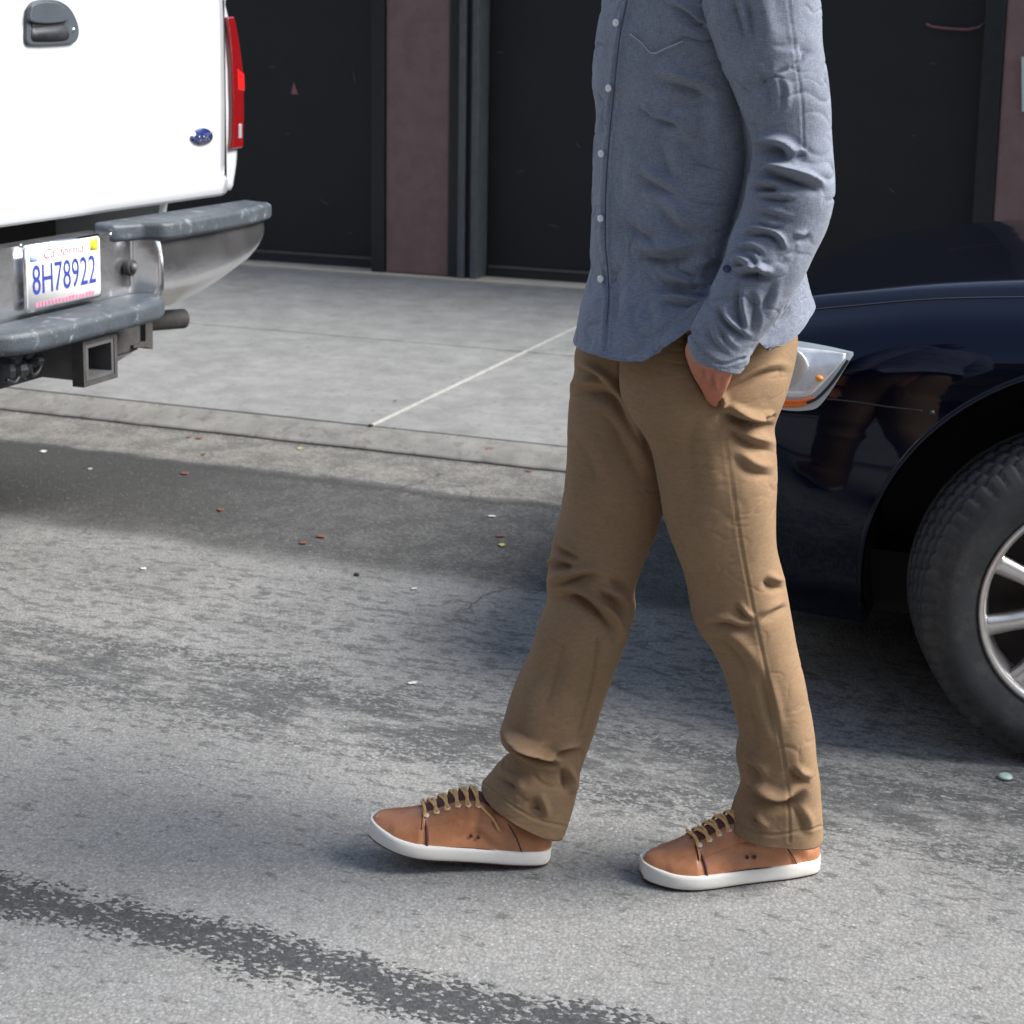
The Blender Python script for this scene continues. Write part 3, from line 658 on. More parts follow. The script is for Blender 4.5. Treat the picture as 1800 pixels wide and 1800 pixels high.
slv_strokes = [
    ([(1384, -60), (1386, 0), (1398, 90), (1408, 170), (1414, 262)], 2.2, 1.1, .3, False),
    ([(1300, -40), (1318, 40), (1330, 110)], 18, 8, .4),
    ([(1276, -50), (1290, 20), (1312, 90)], 7, 6, .6),
    ([(1330, 120), (1350, 160), (1348, 210)], 12, 5, .4),
    ([(1365, 130), (1376, 160), (1370, 200)], 6, 4, .5),
    ([(1324, 268), (1348, 260), (1372, 266), (1386, 286)], 9, 13, .8),
    ([(1395, 276), (1408, 272), (1420, 274)], 5, 4, .5),
    ([(1330, 300), (1360, 306), (1395, 316), (1424, 326), (1442, 342)], 8, 17, .9),
    ([(1320, 328), (1345, 330), (1370, 334)], 6, 12, .8),
    ([(1328, 346), (1360, 350), (1400, 352)], 5, 9, .7),
    ([(1318, 370), (1350, 378), (1395, 392)], 6, 5, .6),
    ([(1325, 388), (1352, 400), (1380, 398)], 5, 5, .6),
    ([(1296, 414), (1340, 410), (1364, 420), (1378, 446)], 5, 9, .8),
    ([(1392, 418), (1412, 420), (1425, 410)], 5, 5, .6),
    ([(1285, 440), (1320, 438), (1345, 452)], 5, 5, .7),
    ([(1282, 462), (1302, 466), (1324, 474)], 6, 9, .8),
    ([(1288, 484), (1320, 482), (1358, 490)], 7, 14, .9),
    ([(1300, 436), (1326, 462), (1334, 500)], 5, 5, .5),
    ([(1296, 498), (1296, 540), (1308, 596)], 6, 9, .5),
    ([(1260, 528), (1270, 560), (1300, 588), (1322, 600)], 5, 9, .9),
    ([(1318, 506), (1328, 545), (1320, 590)], 6, 6, .4),
    ([(1362, 486), (1348, 530), (1322, 570)], 7, 5, .4),
    ([(1240, 560), (1252, 600), (1288, 630)], 7, 5, .7),
    ([(1258, 560), (1275, 600), (1300, 622)], 5, 4.5, .7),
    ([(1214, 586), (1240, 622), (1272, 640), (1308, 630)], 2.5, 2.0, .4, False),
]
def sleeve(SLV, strokes, seed, nr=330):
    V, F = loft(SLV, nr, 200, 2.15)
    a = SLV[-1]; cx = (a[0]+a[2])/2; cy = (a[1]+a[3])/2
    S2 = [a]+[(cx+(a[0]-cx)*s, cy+(a[1]-cy)*s+dy, cx+(a[2]-cx)*s, cy+(a[3]-cy)*s+dy, a[4], a[5]*s) for s, dy in ((.93, 0), (.88, -10), (.85, -40))]
    V2, _ = loft(S2, 14, 200, 2.15); V = np.vstack([V, V2[200:]]); F = gridf(nr+13, 200)+[tuple(range(200))]
    N = vnorm(V, F)
    if (N*(V-V.mean(0))).sum() < 0: F = [f[::-1] for f in F]; N = -N
    V = sculpt(V, N, strokes); V = wrinkle(V, N, .0035, 15, seed, (1, 1, 1.2)); V = crinkle(V, N, .0045, 16, seed+1, (1, 1, 1.9)); V = crinkle(V, N, .0026, 34, seed+2, (1, 1, 1.5))
    return V, F
SV, SF = sleeve(SLV, slv_strokes, 7)
RSL = [(1170, -95, 1330, -100, 2.54, .07), (1165, -60, 1330, -60, 2.56, .078), (1150, 0, 1300, 0, 2.585, .075), (1130, 110, 1270, 110, 2.60, .068), (1115, 220, 1245, 230, 2.61, .063), (1105, 300, 1225, 330, 2.61, .058), (1090, 400, 1195, 430, 2.60, .05), (1080, 480, 1170, 500, 2.59, .044), (1078, 540, 1155, 555, 2.59, .040)]
RV, RF = sleeve(RSL, [], 9, 90)
V, F = merge([(TV, TF), (SV, SF), (RV, RF)])
shirt = mk('shirt', V, F, M_SHIRT, man)
# collar: a stand and two turned-down leaves
def collar():
    c = W(1232, -168, 2.40); V = []; F = []; n = 40
    for ring, (r, z) in enumerate(((.072, -.01), (.066, .035), (.070, .037), (.084, .004), (.080, .002))):
        for k in range(n):
            a = 2*math.pi*k/n; V.append(c+np.array([math.cos(a)*r*1.0, math.sin(a)*r*1.05, z]))
    return V, gridf(5, n)
V, F = collar(); mk('collar', V, F, M_SHIRT, shirt)
def near_surface(Vx, x, y):
    a, b = proj(Vx); d = (a-x)**2+(b-y)**2; dist = (Vx-CAM)@NF
    m = np.where(d < 36)[0]
    if not len(m): m = np.array([d.argmin()])
    return W(x, y, dist[m].min())
for (x, y) in ((1083, 40), (1070, 155), (1057, 270), (1056, 384), (1056, 490), (1094, -70)):
    c = near_surface(TV, x, y)-NF*.001; nrm = -NF*.8-RR*.6; nrm /= np.linalg.norm(nrm)
    V, F = tubev([c-nrm*.001, c+nrm*.0014, c+nrm*.0022, c+nrm*.0018], [.0056, .0056, .0046, .0028], 14); mk('button', V, F, M_BUT, shirt)
c = near_surface(SV, 1277, 472); V, F = tubev([c, c-NF*.002, c-NF*.0028], [.0055, .0055, .004], 12); mk('button', V, F, M_BUTD, shirt)
# thread lines of the placket and the chest pocket
def thread(path, Vx, name, r=.0009, mt=M_SHIRTD, par=None, off=.0006):
    p = catmull(path, max(8, len(path)*8)); pts = [near_surface(Vx, a, b)-NF*off for a, b in p]
    pts = np.array(pts); 
    for _ in range(3): pts[1:-1] = (pts[:-2]+2*pts[1:-1]+pts[2:])/4
    V, F = tubev(pts, r, 6); return mk(name, V, F, mt, par)
thread(PLK[1:-1], TV, 'placket_seam', .0011, par=shirt)

thread([(1108, 60), (1128, 76), (1146, 94), (1172, 84), (1200, 73)], TV, 'pocket_seam', .0008, mat('light_thread', (.30, .32, .36), .9), shirt, .0012)

# --- body (one continuous skin, mostly under the clothes) ----------------
parts = []
parts.append(loft(NEAR[2:], 60, 32, close=True, shrink=.027)); parts.append(loft(FAR[2:], 60, 32, close=True, shrink=.027))
parts.append(loft([a for a in TOR], 50, 48, k=-.36, close=True, shrink=.052))
parts.append(loft([(1065, 450, 1375, 450, 2.40, .12), (1075, 560, 1365, 560, 2.41, .10), (1110, 680, 1330, 690, 2.41, .07)], 16, 40, close=True, shrink=.016))
parts.append(loft(SLV[:-3], 50, 28, close=True, shrink=.027)); parts.append(loft(RSL, 40, 28, close=True, shrink=.016))
H = -RR*math.cos(R(22))-NF*math.sin(R(22)); Lf = np.cross(up, H)
def ell(c, r, ax=(H, Lf, up), nu=28, nv=18):
    V = []; 
    for i in range(nv+1):
        p = math.pi*i/nv
        for k in range(nu):
            a = 2*math.pi*k/nu; V.append(c+ax[0]*r[0]*math.sin(p)*math.cos(a)+ax[1]*r[1]*math.sin(p)*math.sin(a)+ax[2]*r[2]*math.cos(p))
    return V, gridf(nv+1, nu)
nb = W(1235, -150, 2.40); hc = nb+up*.165+H*.035
parts.append(tubev([nb-up*.06-H*.01, nb, nb+up*.06+H*.012, nb+up*.12+H*.02], [.075, .06, .056, .058], 24))
parts.append(ell(hc+up*.02-H*.008, (.098, .076, .095))); parts.append(ell(hc-up*.035+H*.028, (.066, .060, .078)))
parts.append(ell(hc-up*.092+H*.058, (.028, .030, .022)))
parts.append(ell(hc-up*.02+H*.094, (.018, .011, .024))); parts.append(ell(hc-up*.036+H*.100, (.013, .017, .011)))
parts.append(ell(hc+up*.022+H*.078, (.016, .048, .010)))
parts.append(ell(hc-up*.064+H*.083, (.010, .024, .006))); parts.append(ell(hc-up*.074+H*.081, (.010, .020, .006)))
for s in (-1, 1): parts.append(ell(hc-up*.008-H*.006+Lf*s*.079, (.018, .009, .032)))
# left hand: wrist over the hip, fingers down into the pocket
parts.append(loft([(1226, 560, 1322, 600, 2.176, .026), (1216, 590, 1308, 632, 2.180, .026), (1204, 612, 1290, 650, 2.188, .024), (1208, 636, 1284, 668, 2.196, .022), (1220, 664, 1275, 688, 2.210, .019), (1234, 688, 1266, 704, 2.230, .016), (1240, 706, 1262, 720, 2.255, .014)], 40, 28, 2.4, close=True))
def finger(pts, r0, r1):
    P = catmull(pts, 10); return tubev(P, np.linspace(r0, r1, 10), 12)
for k, ln in enumerate((70, 82, 76, 58)):
    x0 = 1216+k*17; y0 = 686+k*7
    parts.append(finger([W(x0+6, y0, 2.262), W(x0+4, y0+ln*.4, 2.290), W(x0+8, y0+ln*.75, 2.305), W(x0+16, y0+ln, 2.315)], .0095, .0075))
parts.append(finger([W(1262, 655, 2.215), W(1256, 690, 2.24), W(1250, 720, 2.275), W(1244, 745, 2.29)], .0105, .009))
# right hand hanging on the far side
hw = W(1116, 560, 2.59)
parts.append(loft([(1090, 545, 1145, 555, 2.59, .026), (1086, 580, 1140, 592, 2.59, .034), (1088, 620, 1138, 632, 2.59, .038), (1092, 650, 1136, 660, 2.59, .034)], 24, 24, close=True))
for k, ln in enumerate((72, 84, 78, 60)):
    t = 2.562+k*.019
    parts.append(finger([W(1112, 648, t), W(1108, 648+ln*.4, t), W(1116, 648+ln*.75, t), W(1128, 648+ln, t)], .0095, .007))
parts.append(finger([W(1096, 585, 2.565), W(1082, 615, 2.552), W(1082, 650, 2.552), W(1088, 675, 2.555)], .0115, .008))
V, F = merge(parts)
body = mk('body', V, F, M_SKIN, man); remesh(body, .0042, 4)
bv = np.array([vt.co for vt in body.data.vertices])+ORG[man.name]; bn = np.array([vt.normal for vt in body.data.vertices])
bv2 = sculpt(bv, bn, [([(1219, 618), (1228, 650), (1244, 684)], 3.6, -4.2, .2), ([(1236, 640), (1244, 664), (1254, 692)], 3.6, -4.4, .2), ([(1256, 652), (1258, 674), (1261, 694)], 3.6, -4.4, .2),
    ([(1229, 640), (1240, 668), (1250, 692)], 2.6, 4.2, .2), ([(1249, 655), (1254, 676), (1258, 694)], 2.6, 4.2, .2), ([(1268, 655), (1268, 674), (1265, 688)], 2.6, 2.4, .2), ([(1226, 664), (1246, 672), (1274, 672)], 4, -1.8, .2), ([(1216, 640), (1240, 650), (1276, 650)], 3, 1.2, .2)])-ORG[man.name]
body.data.vertices.foreach_set('co', bv2.ravel()); body.data.update()
cap = [ell(hc+up*.032-H*.016, (.104, .083, .098)), ell(hc-up*.01-H*.045, (.066, .078, .085))]
V, F = merge(cap); hair = mk('hair', V, F, M_HAIR, man); remesh(hair, .006, 3)
for s in (-1, 1):
    V, F = ell(hc+up*.002+H*.0765+Lf*s*.031, (.0115, .0125, .0075), nu=14, nv=10); e = mk('eye', V, F, M_EYE, man)
    V, F = ell(hc+up*.002+H*.0855+Lf*s*.031, (.0035, .0055, .0055), nu=12, nv=8); mk('iris', V, F, M_HAIR, e)

# --- shoes -----------------------------------------------------------
def shoe(heel, ang, pitch, spring, extra):
    d = np.array([-math.cos(R(ang)), -math.sin(R(ang)), 0]); lat = np.array([d[1], -d[0], 0])   # lat points away from the camera
    Ln = .299
    cp, sp = math.cos(R(pitch)), math.sin(R(pitch))
    def T(P):
        P = np.atleast_2d(P); x = P[:, 0]; z = P[:, 2]+spring*np.clip((x/Ln-.66)/.34, 0, 1.1)**1.7
        X = x*cp-z*sp; Z = x*sp+z*cp
        return heel+np.outer(X, d)+np.outer(P[:, 1], lat)+np.outer(Z, up)
    xs = np.array([0, .015, .05, .12, .22, .33, .45, .56, .66, .76, .85, .92, .97, 1.0])*Ln
    hw_ = np.array([.004, .019, .030, .036, .038, .037, .039, .044, .049, .050, .046, .037, .026, .013])
    asym = np.array([0, 0, 0, 0, -.002, -.004, -.004, -.002, 0, .001, .003, .005, .006, .006])
    ht = np.array([.060, .068, .074, .074, .078, .093, .104, .098, .081, .063, .051, .044, .037, .027])
    m = 80; P = catmull(np.c_[xs, hw_, asym, ht], m)
    # sole with a rounded foxing band and a darker tread line
    prof = [(.90, .000), (.975, .002), (1.0, .005), (1.02, .010), (1.02, .019), (1.0, .0235), (.95, .025), (.80, .024)]
    V = []
    for x, h, a, _ in P:
        toe = max(0, (x/Ln-.86)/.14); zz = 1+.12*toe
        row = [(x, a-h*q, z*zz) for q, z in prof]+[(x, a+h*q, z*zz) for q, z in prof[::-1]]
        V += row
    nc = len(prof)*2; V = np.array(V)
    e = np.clip(1-np.abs(V[:, 0]/Ln-.5)*2, 0, .04)/.04
    F = gridf(m, nc)+[tuple(range(nc)), tuple(range((m-1)*nc, m*nc))]
    # push the ends out so toe and heel are round
    VV = V.copy()
    VV = T(VV)
    sh = mk('sole', VV, F, M_SOLE, None) if False else None
    s_root = None
    # upper
    na = 56; U = []
    def upt(x, h, a, top, ph, out=0.0):
        q = .945*h-.003*(x/Ln > .9); x = x*.985+.001; z0 = .019; c, s = math.cos(ph), math.sin(ph); n = 1.9+.5*(x/Ln < .5)
        cc = np.sign(c)*abs(c)**(2/n); ss = abs(s)**(2/2.1)
        if x/Ln < .42: cc *= (1-.20*ss)
        elif x/Ln < .72: cc *= (1-.34*ss)
        return (x, a+(q+out)*cc, z0+(top-z0+out)*ss)
    PH = np.linspace(0, math.pi, na)
    for x, h, a, top in P:
        for ph in PH: U.append(upt(x, h, a, top, math.pi-ph))
    U = np.array(U); UF = gridf(m, na, wrap=False)
    UV = T(U); N = vnorm(UV, UF)
    if (N*(UV-UV.mean(0))).sum() < 0: UF = [f[::-1] for f in UF]; N = -N
    UV = sculpt(UV, N, extra); UV = wrinkle(UV, N, .0022, 26, 11, (1, 1, 1)); 
    upper = mk('shoe', UV, UF, M_LEATH, man)
    mk('sole', VV, F, M_SOLE, upper)
    # dark outsole line
    V = []
    for x, h, a, _ in P:
        V += [(x, a-h*.93, -.001), (x, a-h*.985, .0042), (x, a+h*.985, .0042), (x, a+h*.93, -.001)]
    V = T(np.array(V)); 
    mk('outsole', V, gridf(m, 4)+[(0, 1, 2, 3), tuple(range(4*m-4, 4*m))], M_LEATHD, upper)
    def on(xr_, ph, out=.0015):
        x = xr_*Ln; h = np.interp(x, P[:, 0], P[:, 1]); a = np.interp(x, P[:, 0], P[:, 2]); top = np.interp(x, P[:, 0], P[:, 3])
        return upt(x, h, a, top, ph, out)
    def line(name, pts, r, mt, out=.001):
        q = T(np.array([on(a, b, out) for a, b in catmull(pts, len(pts)*7)])); V, F = tubev(q, r, 7); mk(name, V, F, mt, upper)
    # ph: pi = near side bottom edge, pi/2 = ridge, 0 = far side
    for z, sgn in ((1, 1), (0, -1)):
        f = (lambda p: math.pi-p) if z else (lambda p: p)
        line('toe_cap_seam', [(.695, f(.02)), (.70, f(.3)), (.715, f(.7)), (.735, f(1.1))], .0024, M_LEATHD, .0004)
        line('foxing_stitch', [(t_, f(.06)) for t_ in np.linspace(.05, .97, 14)], .0009, M_LEATHD, .0006)
        line('quarter_seam', [(.17, f(.05)), (.22, f(.5)), (.30, f(.9)), (.40, f(1.1))], .0011, M_LEATHD, .0005)
    # throat of the lacing: dark tongue gap along the ridge
    V = []; mm = 26
    for x in np.linspace(.36, .755, mm):
        wdt = .50*min(1, (.75-x)/.05)*(1 if x < .72 else .9)
        for ph in np.linspace(math.pi/2-wdt, math.pi/2+wdt, 9): V.append(on(x, ph, .0012))
    mk('tongue', T(np.array(V)), gridf(mm, 9, wrap=False), M_LEATHD, upper)
    for z in (0, 1):
        f = (lambda p: math.pi-p) if z else (lambda p: p)
        V = []
        for x in np.linspace(.36, .735, 24):
            for ph in np.linspace(.55, 1.12, 7): V.append(on(x, f(ph), .0026 if .6 < ph < 1.1 else .0))
        mk('eyestay', T(np.array(V)), gridf(24, 7, wrap=False), M_LEATH, upper)
    EY = [.715, .66, .605, .55, .495, .44]
    for z in (0, 1):
        f = (lambda p: math.pi-p) if z else (lambda p: p)
        for x in EY:
            c = T(np.array([on(x, f(.92), .003)]))[0]; c1 = T(np.array([on(x, f(.92), .0055)]))[0]
            V, F = tubev([c, c1], .0042, 12); mk('eyelet', V, F, M_LACEW, upper)
    for i, x in enumerate(EY):
        line('lace', [(x+.012, math.pi-.86), (x+.012, math.pi-1.15), (x+.020, math.pi/2+.1), (x+.03, math.pi/2-.25), (x+.02, .95)], .0027, M_LACE, .0055)
        if i: line('lace', [(x-.002, math.pi-.90), (x+.022, math.pi-1.2), (x+.045, math.pi/2), (x+.05, .92)], .0026, M_LACE, .0068)
    line('lace', [(.43, math.pi-.95), (.40, math.pi-.85), (.36, math.pi-.75), (.31, math.pi-.5)], .0024, M_LACE, .004)
    for x in (.42, .46):
        c = T(np.array([on(x, math.pi-.28, -.0005)]))[0]; c1 = T(np.array([on(x, math.pi-.28, .0012)]))[0]
        V, F = tubev([c, c1], .0030, 10); mk('vent_eyelet', V, F, M_LEATHD, upper)
    return upper
sh1 = [([(1270, 1500), (1320, 1500), (1370, 1508)], 8, 2.5, .6), ([(1380, 1500), (1405, 1505), (1415, 1520)], 8, 2, .6), ([(1250, 1525), (1290, 1530), (1340, 1528)], 6, 1.5, .5)]
sh2 = [([(830, 1445), (850, 1470), (885, 1500)], 7, 3, .6), ([(850, 1440), (880, 1450), (900, 1470)], 7, 2.5, .6), ([(790, 1480), (830, 1465), (860, 1470)], 8, 2.5, .6)]
hl = np.array([-.353, 2.398, 0])+np.array([-.524, .852, 0])*.034; hl[2] = .002
shoe(hl, 31.6, 0, .006, sh1)
HEEL2 = np.array([-.772, 2.249, 0])+np.array([-.42, .90, 0])*.034; HEEL2[2] = .004
shoe(HEEL2, 24, 6.9, .012, sh2)
# ------------------------------------------------------------------ white pickup
XT = -2.36; YC = 3.10
def hx(x, y, X=XT): return hit(x, y, 0, X)
pk = thing('pickup_truck', 'white pickup truck with grey step bumper, red tail lamp and chrome edged plate', 'pickup truck', (XT, YC, 0))
edge = [hx(*q)[1:] for q in ((421, 337), (427, 300), (430, 262), (433, 190), (430, 120), (420, 50), (408, 0))]
edge = [(y, z) for y, z in edge]+[(3.955, 1.475)]
# body of the bed: a closed loft from tail to cab, rounded at the rear corner
oy = [(y, z) for y, z in edge]; full = oy+[(2*YC-y, z) for y, z in oy[::-1]]
def ring(X, ins): 
    c = np.array([YC, 1.2]); return [(X, y-ins*np.sign(y-YC), z-(ins if z > 1.2 else -ins)) for y, z in full]
V = []
for X, ins in ((-2.372, .05), (-2.370, .03), (-2.374, .014), (-2.384, .004), (-2.40, 0), (-2.6, 0), (-4.55, 0)): V += ring(X, ins)
nf_ = len(full); F = gridf(7, nf_)+[tuple(range(nf_)), tuple(range(6*nf_, 7*nf_))[::-1]]
bed = mk('bed', V, F, M_WHITE, pk)
b = bed.modifiers.new('b', 'BEVEL'); b.width = .006; b.segments = 2; b.angle_limit = R(40)
# tailgate: proud panel with a pressed crease near its lower edge
yr = hx(396, 160)[1]; yl = 2*YC-yr
zb = hx(200, 366)[2]; zcr = hx(200, 335)[2]
zs = [zb, zb+.006, zcr-.012, zcr-.004, zcr+.004, zcr+.05, 1.15, 1.40, 1.462, 1.47]
xo = [-.006, 0, .004, -.001, -.012, -.0065, -.003, -.004, -.008, -.02]
ysn = np.linspace(yl, yr, 40); V = []
for z, x in zip(zs, xo):
    for y in ysn:
        e = min(y-yl, yr-y); V.append((XT+x-.010*max(0, 1-e/.012)**2, y, z))
F = gridf(len(zs), 40, wrap=False); tg = mk('tailgate', V, F, M_WHITE, pk)
sm = tg.modifiers.new('s', 'SOLIDIFY'); sm.thickness = .02; sm.offset = 0
mk('tailgate_gap', *boxv(-2.372, -2.3665, yr+.010, yr+.0135, zb, 1.47), M_GAP, pk, smooth=False)
# handle
hp = [(47, 62), (50, 20), (62, 3), (100, 0), (122, 12), (136, 36), (140, 58), (134, 74), (120, 78), (55, 80), (48, 74)]
P = catmull(hp+[hp[0]], 60)[:-1]
def plate_px(pts, X, th): return prism([hx(a, b, X) for a, b in pts], (-th, 0, 0))
V, F = plate_px(P, XT+.016, .018); hd_ = mk('tailgate_handle', V, F, M_HANDLE, pk); bevel(hd_, .004)
V, F = plate_px([(56, 40), (112, 36), (114, 44), (57, 47)], XT+.0185, .006); mk('latch_shadow_gap', V, F, M_GAP, hd_, smooth=False)
V, F = plate_px(catmull([(57, 50), (112, 45), (122, 60), (118, 70), (60, 72), (56, 66), (57, 50)], 30)[:-1], XT+.018, .004); o = mk('latch_recess', V, F, M_BLACKP, hd_)
V, F = plate_px(catmull([(56, 10), (70, 4), (100, 4), (114, 14), (122, 36), (56, 38), (56, 10)], 30)[:-1], XT+.026, .012); o = mk('latch_paddle', V, F, M_HANDLE, hd_); bevel(o, .004)
V, F = tubev([hx(128, 52, XT+.014), hx(128, 52, XT+.0175)+np.array([.001, 0, 0])], .0048, 12); mk('keyhole', V, F, M_CHROMEC, hd_)
# oval badge with its script
ec = hx(353, 241, XT+.004); ea = (hx(377, 236, XT+.004)-hx(330, 246, XT+.004))/2; eb = (hx(354, 222, XT+.004)-hx(352, 260, XT+.004))/2
aY, bZ = .0585, .0245
def oval(X, s, th):
    t = np.linspace(0, 2*math.pi, 49)[:-1]; return prism([(X, ec[1]+aY*s*math.cos(a), ec[2]+bZ*s*math.sin(a)*(1 if s > .95 else 1)) for a in t], (-th, 0, 0))
V, F = oval(XT+.006, 1.0, .010); bd = mk('badge', V, F, M_CHROMEC, pk)
t = np.linspace(0, 2*math.pi, 49)[:-1]
V, F = prism([(XT+.0072, ec[1]+(aY-.0035)*math.cos(a), ec[2]+(bZ-.0035)*math.sin(a)) for a in t], (-.003, 0, 0)); mk('badge_face', V, F, M_NAVY, bd)
def text(name, s, size, loc, mt, parent, xs=1.0, ext=.0006, shear=0.0, normal='X'):
    cu = bpy.data.curves.new(name, 'FONT'); cu.body = s; cu.size = size; cu.align_x = 'CENTER'; cu.align_y = 'CENTER'; cu.extrude = ext; cu.shear = shear
    cu.resolution_u = 3; tmp = bpy.data.objects.new('tmp', cu); C.objects.link(tmp)
    dg = bpy.context.evaluated_depsgraph_get(); me = bpy.data.meshes.new_from_object(tmp.evaluated_get(dg)); bpy.data.objects.remove(tmp)
    g = Vector(ORG[parent.name])
    for vt in me.vertices:
        x, y, z = vt.co; vt.co = Vector((loc[0]+z, loc[1]+x*xs, loc[2]+y))-g
    me.materials.clear(); me.materials.append(mt); o = bpy.data.objects.new(name, me); C.objects.link(o); o.parent = parent; ORG[o.name] = ORG[parent.name]; return o
text('badge_script', 'Ford', .040, (XT+.0076, ec[1], ec[2]-.001), M_SILV, bd, 1.15, .0006, .35)
# tail lamp wrapping the corner
lamp = [(400, 30), (413, 29), (421, 70), (429, 130), (430, 200), (428, 260), (408, 263), (410, 240), (411, 190), (409, 120), (405, 70)]
def lampmesh(pts, X0, grow=0):
    ys_ = [hx(a, b, X0) for a, b in pts]; return prism(ys_, (-.12, .0, 0))
V, F = lampmesh(lamp, XT+.004); V = np.array(V); V[:, 1] += np.where(V[:, 1] > 3.955, .001, 0); tl = mk('tail_lamp', V, F, M_RED, pk); bevel(tl, .006, 3)
V, F = prism([hx(a, b, XT+.006) for a, b in ((420, 218), (426, 217), (426, 243), (420, 244))], (-.05, .01, 0)); o = mk('reverse_lens', V, F, M_CLEAR, tl); bevel(o, .003)
V, F = prism([hx(a, b, XT+.0055) for a, b in ((418, 120), (430, 130), (431, 160), (419, 158))], (-.04, .01, 0)); o = mk('brake_lens', V, F, mat('bright_red_lens', (.42, .01, .01), .12, coat=1), tl); bevel(o, .003)
# mirrored lamp on the far-left corner (outside the frame)
o = tl.copy(); o.data = tl.data.copy(); C.objects.link(o); o.parent = pk
for vt in o.data.vertices: vt.co.y = 0*YC-vt.co.y
# cab and front
def prism_x(poly_xz, y0, y1): return prism([(x, y0, z) for x, z in poly_xz], (0, y1-y0, 0))
hwT = .84
V, F = prism_x([(-4.6, .62), (-4.6, 1.42), (-4.72, 1.9), (-4.95, 1.95), (-6.0, 1.93), (-6.55, 1.45), (-7.9, 1.28), (-8.05, 1.1), (-8.08, .62)], YC-hwT, YC+hwT)
cb = mk('cab', V, F, M_WHITE, pk); bevel(cb, .05, 3)
V, F = prism_x([(-4.735, 1.46), (-4.80, 1.84), (-5.0, 1.87), (-5.92, 1.85), (-6.32, 1.46)], YC-hwT-.004, YC+hwT+.004); mk('side_window', V, F, M_GLASSD, pk, smooth=False)
box('underbody', -7.6, -2.75, YC-.55, YC+.55, .52, .903, M_LINER, pk, bev=0)
def wheelset(parent, cx, cy, r, wd, rim, out, steer=0, spokes=0):
    """tyre with grooved tread and an alloy rim; out = side (-1 towards the street)"""
    ax = np.array([math.sin(steer), -math.cos(steer), 0.])*out; fw = np.array([-math.cos(steer), -math.sin(steer), 0.])
    c = np.array([cx, cy, r-.006]); nseg = 180
    pr = [(0, rim-.012), (.0, rim+.004), (.006, rim+.016), (-.010, rim+.04), (-.014, rim+.066), (-.010, r-.03), (.004, r-.012), (.014, r-.006)]
    pr = [(-.004-p[0]*1.0+.0, p[1]) for p in pr]
    W2 = wd
    # profile from outer bead to inner bead (s = distance inwards from the outer face)
    outer = [(.012, rim-.006), (.006, rim+.004), (.002, rim+.014), (-.006, rim+.034), (-.009, rim+.058), (-.006, r-.040), (.0, r-.026), (.003, r-.024), (.006, r-.014), (.011, r-.0065)]
    tread = []; s = .012; g = [.034, .070, .076, .108, .114, .150]
    xs_ = [.014, .030, .0315, .0365, .038, .068, .0695, .0765, .078, .112, .1135, .1205, .122, .152, .1535, .1585, .160, .176]
    dp = [0, 0, .007, .007, 0, 0, .008, .008, 0, 0, .008, .008, 0, 0, .007, .007, 0, 0]
    tread = [(q*wd/.19, r-.004*abs(q/.095-1)**2.5-d) for q, d in zip(xs_, dp)]
    inner = [(wd-.004, r-.012), (wd, r-.03), (wd+.006, r-.07), (wd-.004, rim+.01), (wd-.012, rim-.006)]
    pf = outer+tread+inner; V = []
    blocks = 62
    for i in range(nseg*2):
        a = 2*math.pi*i/(nseg*2)
        for j, (s_, rr_) in enumerate(pf):
            rad = rr_
            ph = a*blocks/(2*math.pi)
            if 7 <= j <= 11 and spokes: rad -= .005*(1 if (ph % 1) < .30 else 0)*(1 if j >= 8 else .8)
            if 14 <= j <= 15 and spokes: rad -= .004*(1 if ((ph+.4) % 1) < .22 else 0)
            if 18 <= j <= 19 and spokes: rad -= .004*(1 if ((ph+.7) % 1) < .22 else 0)
            if 22 <= j <= 23 and spokes: rad -= .004*(1 if ((ph+.2) % 1) < .22 else 0)
            zz = rad*math.sin(a); 
            if zz < -(r-.006): zz = -(r-.006)
            V.append(c+fw*rad*math.cos(a)+up*zz-ax*(s_-wd/2))
    F = gridf(nseg*2, len(pf)); F = [f for f in F]
    n_ = nseg*2; F = []
    L_ = len(pf)
    for i in range(n_):
        i2 = (i+1) % n_
        for j in range(L_-1): F.append((i*L_+j, i*L_+j+1, i2*L_+j+1, i2*L_+j))
    wroot = mk('wheel', V, F, M_TYRE, parent)
    wroot['label'] = 'black tyre'
    # rim barrel
    V = []; bp = [(.010, rim-.004), (.004, rim+.001), (.002, rim-.006), (.012, rim-.016), (.03, rim-.020), (.05, rim-.028), (wd-.02, rim-.03)]
    for i in range(96):
        a = 2*math.pi*i/96
        for s_, rr_ in bp: V.append(c+fw*rr_*math.cos(a)+up*rr_*math.sin(a)-ax*(s_-wd/2))
    F = []
    for i in range(96):
        i2 = (i+1) % 96
        for j in range(len(bp)-1): F.append((i*len(bp)+j, i*len(bp)+j+1, i2*len(bp)+j+1, i2*len(bp)+j))
    mk('rim', V, F, M_RIM, wroot)
    V = [c+ax*(wd/2-.085)]+[c+ax*(wd/2-.085)+fw*(rim-.02)*math.cos(2*math.pi*k/40)+up*(rim-.02)*math.sin(2*math.pi*k/40) for k in range(40)]
    mk('brake_disc', V, [(0, 1+k, 1+(k+1) % 40) for k in range(40)], M_DARKIN, wroot)
